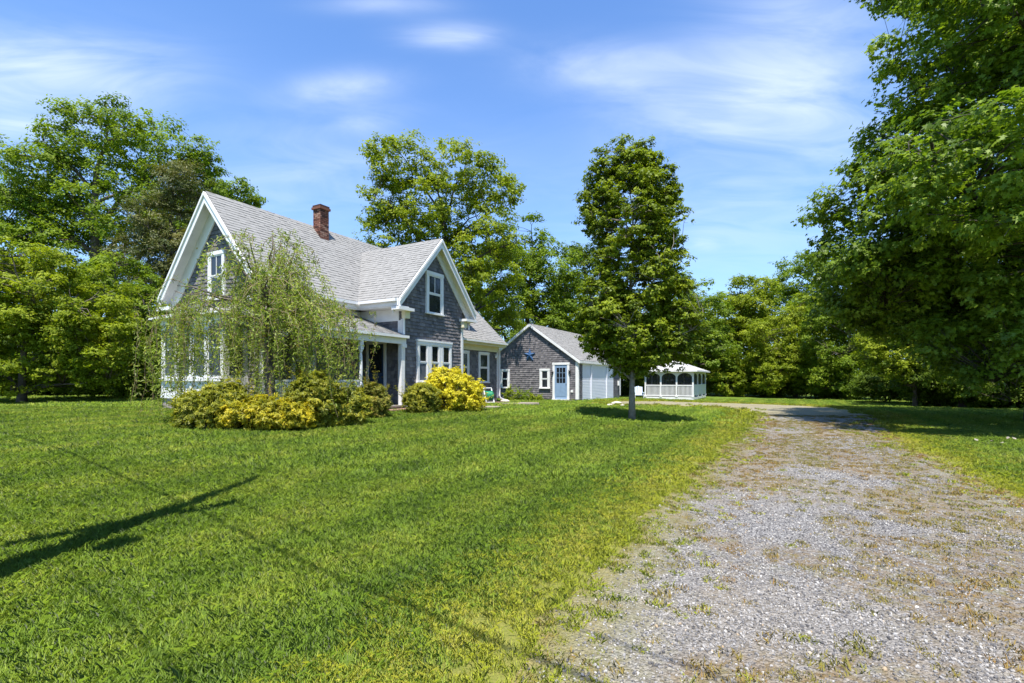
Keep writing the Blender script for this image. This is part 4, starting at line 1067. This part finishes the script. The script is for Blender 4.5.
# weeping tree before the porch
def weeping(base, label):
    rng = np.random.default_rng(21); root = empty('weeping_cherry', tuple(base), 0, label=label, cat='tree')
    b = MB(); b.tube([(0, 0, -.1), (.05, .03, .7), (-.03, .05, 1.6), (.06, 0, 2.6), (.02, 0, 3.7)], [.17, .13, .115, .1, .05], 9)
    tips = []; low = []
    for i in range(24):
        q = 2 * math.pi * i / 24 * 1.0 + rng.normal(0, .3); Rr = rng.uniform(.3, 2.6); zt = 5.1 - 1.1 * Rr + rng.normal(0, .25); z0 = rng.uniform(1.7, 3.3)
        z0 = min(z0, zt - .2); E = np.array([Rr * math.cos(q) * (1.22 if math.cos(q) < 0 else .95), Rr * math.sin(q), zt]); pts = []
        for f in np.linspace(0, 1, 8):
            A = np.array([.02, 0, z0]); m_ = A * .5 + E * .5 + np.array([0, 0, .3]); pts.append(A * (1 - f) ** 2 + 2 * m_ * f * (1 - f) + E * f * f + rng.normal(0, .035, 3))
        b.tube(pts, [.05 * (1 - .8 * f) for f in np.linspace(0, 1, 8)], 6); tips += pts[3:]
    tips = np.array(tips); LV = []; TN = []; tw_ = MB()
    skirt = []
    for i in range(150):
        q = rng.uniform(0, 2 * math.pi) if i % 3 == 0 else math.pi + rng.normal(0, .75); r_ = rng.uniform(1.3, 2.5) if math.cos(q) < 0 else rng.uniform(1.3, 2.15)
        skirt.append(np.array([r_ * math.cos(q) * 1.05, r_ * math.sin(q) * .9, 3.55 - .42 * r_ + rng.normal(0, .2)]))
    for i in range(505):
        A = (skirt[i - 400] if i >= 400 else tips[rng.integers(len(tips))]) + rng.normal(0, .12, 3)
        if i < 400 and A[0] < -.45 and A[2] > 2.75 and rng.random() < .75: continue
        q = math.atan2(A[1], A[0]) + rng.normal(0, .8); r0 = math.hypot(A[0], A[1]); run = abs(rng.normal(.45, .4)) + .08
        if r0 + run > 2.85: run = max(.08, 2.85 - r0)
        L0_ = abs(rng.normal(1.0, .95)) + .3 + (r0 > 1.5) * .4; ze = max(.25, A[2] - L0_)
        if r0 > 1.5 and math.cos(q) < -.3 and rng.random() < .5: ze = rng.uniform(.12, .8)
        if i >= 400: run = rng.uniform(.05, .35)
        pts = []; n = 11; sway = rng.normal(0, .2, 2); arch_ = rng.uniform(.0, .22)
        for k in range(n):
            f = k / (n - 1); rr = run * (1 - (1 - min(1, f * 1.4)) ** 2); up_ = arch_ * math.sin(min(1, f * 2.4) * math.pi) * (f < .45)
            pts.append(np.array([A[0] + math.cos(q) * rr * (1.2 if math.cos(q) < 0 else 1) + sway[0] * f * f, A[1] + math.sin(q) * rr + sway[1] * f * f, A[2] + up_ - (A[2] - ze) * f ** 1.4]) + rng.normal(0, .03, 3))
        tw_.tube(pts, [.008 * (1 - .7 * k / n) for k in range(n)], 3, cap=False)
        P = np.array(pts); L_ = np.linalg.norm(np.diff(P, axis=0), axis=1).sum(); m_ = int(L_ * 46); f = np.sort(rng.random(m_)) ** .9 * (n - 1.001)
        i0 = f.astype(int); fr = (f - i0)[:, None]; LV.append(P[i0] * (1 - fr) + P[i0 + 1] * fr + rng.normal(0, .05, (m_, 3))); TN.append(np.full(m_, rng.normal(.55, .18)))
    tw_.build('twigs', M['twig'], root, True)
    LV = np.vstack(LV); TN = np.clip(np.concatenate(TN) + rng.normal(0, .2, len(LV)), 0, 1)
    LV[:, 2] = np.maximum(LV[:, 2], .05)
    b.build('trunk', M['bark'], root, True)
    leaves('crown', LV, .095, 'lance', M['lf_weep'], root, TN, up=.45, hang=1.1, rng=rng); return root
weeping(gbase(268, 12.7), 'weeping cherry tree hanging over the porch and front gable')

# shrubs
def shrub(name, label, px, py, rx, h, lm, seed, leaf=.085, n=90, tw=13, lpt=20, cr=.19, extra=None, shape='lance', group=None, up=.35, shell=.62, hang=-.9, flat=1.05):
    p = ground(px, py); Y = p[1] + rx * .8 * p[1] / F; p = np.array(gbase(px + 0, Y)); w = rx * Y / F; H = h * Y / F
    L = [(p[0], p[1], p[2] + H * .42, w * .95, w * .85, H * .52)]
    for e in (extra or []):
        L.append((p[0] + e[0] * w, p[1] + e[1] * w, p[2] + e[2] * H, e[3] * w, e[3] * w, e[4] * H))
    return make_tree(name, label, 'shrub', p, L, clumps=n, twigs=tw, lpt=lpt, leaf=leaf, cr=cr, lm=lm, shape=shape, hang=hang, flat=flat, tr=.02, seed=seed, limbs=12, shell=shell, stems=1, up=up, zmin=.06, group=group)
gs_ = 'shrubs planted before the house'
shrub('garden_shrub', 'broad yellow green shrub at the left under the weeping tree', 212, 431, 34, 43, 'lf_olive', 31, n=170, group=gs_, extra=[(-.4, 0, .3, .5, .35), (.3, .2, .7, .5, .3)])
shrub('garden_shrub', 'low shrub with bright yellow tips in the middle of the bed', 268, 433, 46, 31, 'lf_yellow', 32, n=200, group=gs_, extra=[(.5, 0, .3, .5, .35)])
shrub('garden_shrub', 'tall green shrub right of the weeping tree trunk', 316, 430, 29, 50, 'lf_olive', 33, n=170, group=gs_, extra=[(0, 0, .75, .5, .3)])
shrub('garden_shrub', 'rounded shrub between the tall green shrub and the rust tipped one', 346, 427, 21, 39, 'lf_olive', 34, n=110, group=gs_)
shrub('garden_shrub', 'small rust tipped shrub beside the porch step', 373, 419, 15, 34, 'lf_rust', 35, n=100, leaf=.075, group=gs_)
shrub('garden_shrub', 'dull olive shrub left of the golden shrub', 422, 414.5, 18, 29, 'lf_olive', 36, n=110, leaf=.07, group=gs_)
shrub('golden_shrub', 'bright golden yellow cypress shrub before the triple window', 450, 413, 35, 41, 'lf_gold', 37, n=330, tw=13, lpt=18, leaf=.08, cr=.19, shape='lance', shell=.7, up=.35, hang=.3, extra=[(-.1, 0, .72, .5, .32), (.55, 0, .3, .45, .35)])
# leafy plants against the garage
for i, (px, py, l) in enumerate(((511, 401.5, 'pale leafy clump at the left end of the garage bed'), (522, 401.5, 'dark leafy clump under the star on the garage wall'), (536, 401, 'small leafy clump near the right garage window'))):
    shrub('leafy_plant', l, px, py, 7 if i < 2 else 5, 11 if i < 2 else 7, 'lf_bright' if i != 1 else 'lf_oak', 41 + i, leaf=.12, n=26, tw=6, lpt=7, cr=.2, shape='lance', group='plants in the bed along the garage')

# background trees, left to right
bg = 'trees at the back of the garden'
def T(name, label, px, Y, spec, **kw):
    kw['leaf'] = kw['leaf'] * .68; kw['twigs'] = kw.get('twigs', 10) + 5; kw['lpt'] = int(kw.get('lpt', 12) * 1.25); kw['clumps'] = int(kw['clumps'] * 2.0); kw['cr'] = kw['cr'] * .88; kw.setdefault('up', .5)
    return make_tree(name, label, 'tree', gbase(px, Y), px_lobes(spec, Y), group=kw.pop('group', bg), **kw)
T('oak_tree', 'tall spreading green oak rising behind the left trees', 95, 33, [(50, 180, 50, 45), (110, 140, 48, 38), (160, 165, 48, 42), (20, 215, 42, 40), (115, 215, 70, 45), (205, 175, 28, 28), (190, 220, 40, 40), (60, 260, 60, 40)], clumps=210, leaf=.27, cr=1.15, lm='lf_oak', tr=.5, seed=51, limbs=18, shell=.4)
T('spruce_tree', 'dark brownish conifer behind the front gable', 172, 27, [(180, 190, 26, 28), (165, 225, 34, 30), (150, 260, 38, 32), (190, 260, 36, 40), (160, 310, 45, 40), (180, 350, 50, 40)], clumps=170, leaf=.24, cr=.85, lm='lf_needle', shape='lance', tr=.3, seed=52, limbs=14, shell=.5)
T('ash_tree', 'small rounded tree showing just left of the main gable apex', 236, 42, [(236, 195, 22, 17), (222, 220, 30, 26), (245, 240, 30, 30), (230, 300, 40, 50)], clumps=80, leaf=.32, cr=1.1, lm='lf_oak', tr=.3, seed=53)
T('viburnum_tree', 'leafy bright green small tree at the far left edge', 22, 19, [(20, 285, 55, 45), (70, 310, 55, 48), (-30, 320, 60, 60), (30, 350, 70, 45), (100, 345, 36, 40)], clumps=230, twigs=10, lpt=13, leaf=.16, cr=.55, lm='lf_bright', tr=.14, seed=54, limbs=14, fork=.08)
T('hazel_tree', 'darker green bushy tree left of the weeping tree', 120, 23, [(115, 300, 38, 45), (145, 330, 36, 48), (95, 360, 50, 40), (150, 375, 36, 34)], clumps=170, leaf=.17, cr=.6, lm='lf_oak', tr=.14, seed=55, fork=.08)
for i, (px, Y, l) in enumerate(((10, 26, 'shaded undergrowth bush at the foot of the far left tree'), (70, 27, 'shaded undergrowth bush under the middle of the left trees'), (140, 28, 'shaded undergrowth bush close to the white bay'))):
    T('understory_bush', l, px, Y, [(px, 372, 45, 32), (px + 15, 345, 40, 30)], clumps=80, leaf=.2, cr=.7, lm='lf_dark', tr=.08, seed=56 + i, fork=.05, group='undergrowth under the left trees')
T('locust_tree', 'tall airy yellow green tree with open limbs behind the chimney', 440, 29.5, [(400, 165, 36, 28), (385, 205, 30, 34), (452, 165, 38, 24), (490, 190, 30, 28, 1), (430, 215, 44, 38), (484, 240, 38, 36, .5), (390, 250, 32, 34), (440, 285, 50, 40), (495, 300, 36, 42, 5)], clumps=185, twigs=9, lpt=11, leaf=.24, cr=.85, lm='lf_bright', tr=.32, seed=61, limbs=24, shell=.3, bark='bark_d')
T('cherry_tree', 'rounded green tree behind the low wing roof', 525, 42, [(525, 240, 30, 26), (505, 280, 40, 40), (550, 275, 36, 34), (520, 330, 50, 45), (560, 330, 40, 50)], clumps=150, leaf=.3, cr=1.15, lm='lf_oak', tr=.35, seed=62, limbs=14, bark='bark_d')
T('beech_tree', 'dark green tree behind the garage roof', 590, 45, [(575, 270, 26, 26), (590, 310, 40, 40), (560, 350, 40, 40), (620, 330, 40, 45), (600, 365, 50, 28)], clumps=130, leaf=.32, cr=1.2, lm='lf_dark', tr=.35, seed=63, limbs=12)
T('birch_tree', 'leafy tree showing right of the pear tree crown', 690, 50, [(680, 300, 28, 28), (705, 320, 28, 30), (660, 340, 40, 40), (700, 360, 36, 34)], clumps=120, leaf=.34, cr=1.2, lm='lf_oak', tr=.3, seed=64)
T('hickory_tree', 'yellow green tree behind the gazebo roof', 735, 54, [(730, 315, 28, 24), (750, 300, 26, 24), (725, 350, 38, 34), (765, 345, 38, 38)], clumps=130, leaf=.34, cr=1.25, lm='lf_bright', tr=.3, seed=65)
T('elm_tree', 'tall pale tree topping the far trees beside the maple', 795, 60, [(795, 280, 26, 24), (825, 268, 22, 22), (785, 315, 36, 30), (825, 310, 36, 36)], clumps=120, twigs=9, lpt=10, leaf=.36, cr=1.3, lm='lf_oak', tr=.35, seed=66, shell=.3)
T('apple_tree', 'bright bushy tree at the far end of the grass strip', 795, 47, [(780, 345, 34, 34), (815, 335, 34, 40), (790, 372, 46, 24)], clumps=140, leaf=.26, cr=1.0, lm='lf_bright', tr=.2, seed=67, fork=.1)
T('alder_tree', 'green bushy tree at the left end of the maple shadow', 850, 42, [(840, 340, 34, 44), (870, 320, 34, 44), (850, 375, 44, 24)], clumps=150, leaf=.24, cr=.95, lm='lf_oak', tr=.2, seed=68, fork=.1)
T('dogwood_tree', 'pale green small tree glowing under the dark maple', 915, 30, [(915, 310, 34, 36), (935, 290, 30, 30), (900, 350, 36, 30)], clumps=110, leaf=.2, cr=.7, lm='lf_bright', tr=.12, seed=69, fork=.1)
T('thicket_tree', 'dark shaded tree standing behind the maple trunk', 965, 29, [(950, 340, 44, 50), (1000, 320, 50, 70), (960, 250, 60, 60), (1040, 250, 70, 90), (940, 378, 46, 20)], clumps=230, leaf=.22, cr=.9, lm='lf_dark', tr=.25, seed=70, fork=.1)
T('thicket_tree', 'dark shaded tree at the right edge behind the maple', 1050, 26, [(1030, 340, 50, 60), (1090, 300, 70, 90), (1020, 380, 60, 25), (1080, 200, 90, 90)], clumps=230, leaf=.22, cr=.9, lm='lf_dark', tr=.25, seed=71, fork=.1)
for i, (px, Y, rx, h, l) in enumerate(((885, 36, 30, 26, 'low dark bush at the far corner of the right lawn'), (940, 31, 32, 22, 'low dark bush in the middle of the right hedge line'), (1000, 27.5, 36, 24, 'low dark bush near the right edge of the lawn'), (1060, 25, 40, 30, 'low dark bush partly cut by the right edge'))):
    yb = HY + CAMZ * F / Y
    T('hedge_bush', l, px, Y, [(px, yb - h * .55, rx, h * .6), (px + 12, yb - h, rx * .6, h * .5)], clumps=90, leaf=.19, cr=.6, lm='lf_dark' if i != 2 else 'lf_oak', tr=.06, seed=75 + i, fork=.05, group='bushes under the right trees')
for i, (px, Y, rx, h, l) in enumerate(((610, 50, 40, 30, 'low bush seen under the pear tree behind the garage corner'), (665, 52, 34, 34, 'bush directly behind the gazebo'), (725, 50, 34, 28, 'bush on the grass strip right of the gazebo'), (765, 51, 32, 26, 'bush between the gazebo and the far apple tree'), (825, 46, 34, 24, 'bush in front of the far elm tree'))):
    yb = HY + (CAMZ + .25) * F / Y
    T('border_bush', l, px, Y, [(px, yb - h * .5, rx, h * .55), (px - 8, yb - h, rx * .6, h * .5)], clumps=80, leaf=.26, cr=.85, lm=('lf_dark', 'lf_oak', 'lf_bright', 'lf_oak', 'lf_dark')[i], tr=.06, seed=81 + i, fork=.05, group='bushes along the back of the garden')
# wood beyond, which reads as one mass
def far_wood():
    rng = np.random.default_rng(99); L = []
    for k in range(46):
        px = -420 + k * 42; Y = rng.uniform(62, 78); h = rng.uniform(8, 12.5) if not 690 < px < 830 else rng.uniform(6.5, 8.5); x = (px - HX) / F * Y
        L.append((x, Y, h * .5, 3.6, 3, h * .5))
    C, d = sample_lobes(L, 1500, rng, .6); C = np.repeat(C, 26, 0) + rng.normal(0, .75, (1500 * 26, 3)); C[:, 2] = np.maximum(C[:, 2], .2)
    o = leaves('far_wood', C, .6, 'diamond', M['lf_oak'], gnd, np.clip(rng.normal(.4, .2, len(C)), 0, 1), out=np.repeat(d, 26, 0), rng=rng); o.parent = None
    tag(o, 'band of woodland closing the view beyond the garden', 'woodland', kind='stuff')
far_wood()

# ------------------------------------------------------------------ utility pole beside the road, its shadow falls over the lawn
SD = np.array([.118, 1.033]); SZ = -2.56
tip = ground(262, 478)
PH = 9.6; pb = tip[:2] - SD * (PH / -SZ)
up_ = empty('utility_pole', (pb[0], pb[1], float(gz(*pb))), 0, label='wooden utility pole with a crossarm casting a long shadow over the lawn', cat='utility pole', group='utility poles along the road')
b = MB(); b.tube([(0, 0, -.5), (0, 0, 4), (0, 0, PH)], [.165, .14, .05], 14); b.build('pole', M['pole'], up_, True)
wd = np.array([.81, -.58]); pdn = np.array([.58, .81])
b = MB(); b.beam((*(-pdn * .9), 5.1), (*(pdn * .9), 5.1), (*wd, 0), -.06, .06, EZ, -.07, .07); b.build('crossarm', M['pole'], up_)
b = MB(); b.lathe((wd[0] * .36, wd[1] * .36, 3.9), [(.02, 0), (.12, .03), (.13, .4), (.1, .46), (.04, .48)], 14); b.build('transformer', M['lead'], up_, True)
for k in (-.8, -.4, .4, .8):
    b = MB(); b.lathe((pdn[0] * k, pdn[1] * k, 5.175), [(.03, 0), (.06, .04), (.035, .09), (.05, .13), (.02, .17)], 10); b.build('insulator', M['globe'], up_)
def cable(off, z, r):
    b = MB(); A = np.array([*(pdn * off), z]); 
    for sg in (1, -1):
        Bp = A + np.array([*(wd * 30 * sg), 0]); b.tube([A * (1 - f) + Bp * f - np.array([0, 0, 1.1 * 4 * f * (1 - f) * .5]) for f in np.linspace(0, 1, 16)], r, 6)
    b.build('cable', M['metal'], up_)
for off, z, r in ((-.8, 5.36, .008), (.8, 5.36, .008), (.13, 6.1, .016)): cable(off, z, r)
for sg, l in ((1, 'wooden utility pole behind the camera to the right'), (-1, 'wooden utility pole far left along the road')):
    r_ = up_.copy(); COL.objects.link(r_); q = pb + wd * 30 * sg; r_.location = (q[0], q[1], 0); r_['label'] = l
    for chd in up_.children:
        if chd.name.startswith('cable'): continue
        c2 = chd.copy(); COL.objects.link(c2); c2.parent = r_

# ------------------------------------------------------------------ sky, sun, camera
w = bpy.data.worlds.new('World'); sc.world = w; w.use_nodes = True
t = NT(w.node_tree); bgN = w.node_tree.nodes['Background']
L3 = Vector((SD[0], SD[1], SZ)).normalized(); el = math.asin(-L3.z); az = math.atan2(-L3.x, -L3.y)
sky = t.new('ShaderNodeTexSky', sky_type='NISHITA'); sky.sun_disc = False; sky.sun_elevation = el; sky.sun_rotation = az
sky.air_density = 1.0; sky.dust_density = .6; sky.ozone_density = 1.2
tc = t.new('ShaderNodeTexCoord').outputs['Generated']; sp = t.new('ShaderNodeSeparateXYZ'); t.put(sp.inputs[0], tc)
x_, y_, z_ = sp.outputs; ys = t.m('MAXIMUM', y_, .08); gx_ = t.m('DIVIDE', x_, ys); gz_ = t.m('DIVIDE', z_, ys)
zs = t.m('ADD', t.m('MAXIMUM', z_, 0), .16); cmb = t.new('ShaderNodeCombineXYZ'); t.put(cmb.inputs[0], t.m('DIVIDE', x_, zs)); t.put(cmb.inputs[1], t.m('DIVIDE', y_, zs))
mp = t.new('ShaderNodeMapping'); t.put(mp.inputs[0], cmb.outputs[0]); mp.inputs['Rotation'].default_value = (0, 0, .35); mp.inputs['Scale'].default_value = (1.0, 2.3, 1)
wisp = t.noise(mp.outputs[0], 1.9, 10, .55, 1.1)
mask = None
for (px, py, sx, sy, a, amp) in ((45, 75, 115, 42, 0, 1.0), (10, 128, 60, 12, 0, .5), (345, 86, 50, 16, .1, .8), (372, 120, 40, 12, .2, .3), (448, 36, 42, 12, 0, .85), (380, 5, 60, 10, 0, .4), (610, 68, 75, 24, 0, .7), (760, 90, 130, 55, .3, .62), (860, 120, 120, 50, 0, .35), (800, 20, 90, 35, 0, .45), (300, 170, 180, 50, 0, .3), (704, 243, 13, 7, 0, .4), (740, 215, 150, 50, .1, .3)):
    dx = t.m('SUBTRACT', gx_, (px - HX) / F); dz = t.m('SUBTRACT', gz_, (HY - py) / F)
    ca, sa = math.cos(a), math.sin(a)
    p_ = t.m('ADD', t.m('MULTIPLY', dx, ca), t.m('MULTIPLY', dz, sa)); q_ = t.m('ADD', t.m('MULTIPLY', dx, -sa), t.m('MULTIPLY', dz, ca))
    e_ = t.m('ADD', t.m('POWER', t.m('ABSOLUTE', t.m('DIVIDE', p_, sx / F)), 2), t.m('POWER', t.m('ABSOLUTE', t.m('DIVIDE', q_, sy / F)), 2))
    g_ = t.m('MULTIPLY', t.m('EXPONENT', t.m('MULTIPLY', e_, -1)), amp)
    mask = g_ if mask is None else t.m('ADD', mask, g_)
cl = t.m('MULTIPLY', t.m('MINIMUM', mask, 1.0), t.ramp(wisp, [(.34, (.2, .2, .2)), (.64, (1, 1, 1))]))
skyc = t.mix(1.0, sky.outputs[0], (.58, .91, 1.30), 'MULTIPLY')
haze_ = t.m('MULTIPLY', t.m('EXPONENT', t.m('MULTIPLY', t.m('MAXIMUM', z_, 0), -4.2)), .62)
skyc = t.mix(haze_, skyc, (4.0, 5.0, 6.2))
cloud = t.mix(t.m('MULTIPLY', cl, .72), skyc, (5.6, 6.1, 6.9))
t.put(bgN.inputs['Color'], cloud); bgN.inputs['Strength'].default_value = .104
sd = bpy.data.lights.new('sun', 'SUN'); sd.energy = 4.6; sd.angle = R(.53); sd.color = (1, .95, .87)
so_ = bpy.data.objects.new('sun', sd); COL.objects.link(so_); so_.rotation_euler = L3.to_track_quat('-Z', 'Y').to_euler(); so_.location = (0, -20, 40)

cam = bpy.data.cameras.new('camera'); co = bpy.data.objects.new('camera', cam); COL.objects.link(co)
co.location = (0, 0, CAMZ); co.rotation_euler = (R(90), 0, 0); cam.sensor_width = 36; cam.lens = F / 1024 * 36
cam.shift_y = (HY - 341.5) / 1024; cam.clip_end = 2000; cam.clip_start = .05
sc.camera = co
vs_ = sc.view_settings; vs_.view_transform = 'Standard'; vs_.look = 'None'; vs_.exposure = 1.08; vs_.gamma = 1; vs_.use_curve_mapping = False
sc.cycles.max_bounces = 6; sc.cycles.diffuse_bounces = 3; sc.cycles.transmission_bounces = 4; sc.cycles.transparent_max_bounces = 8
sc.cycles.use_denoising = True
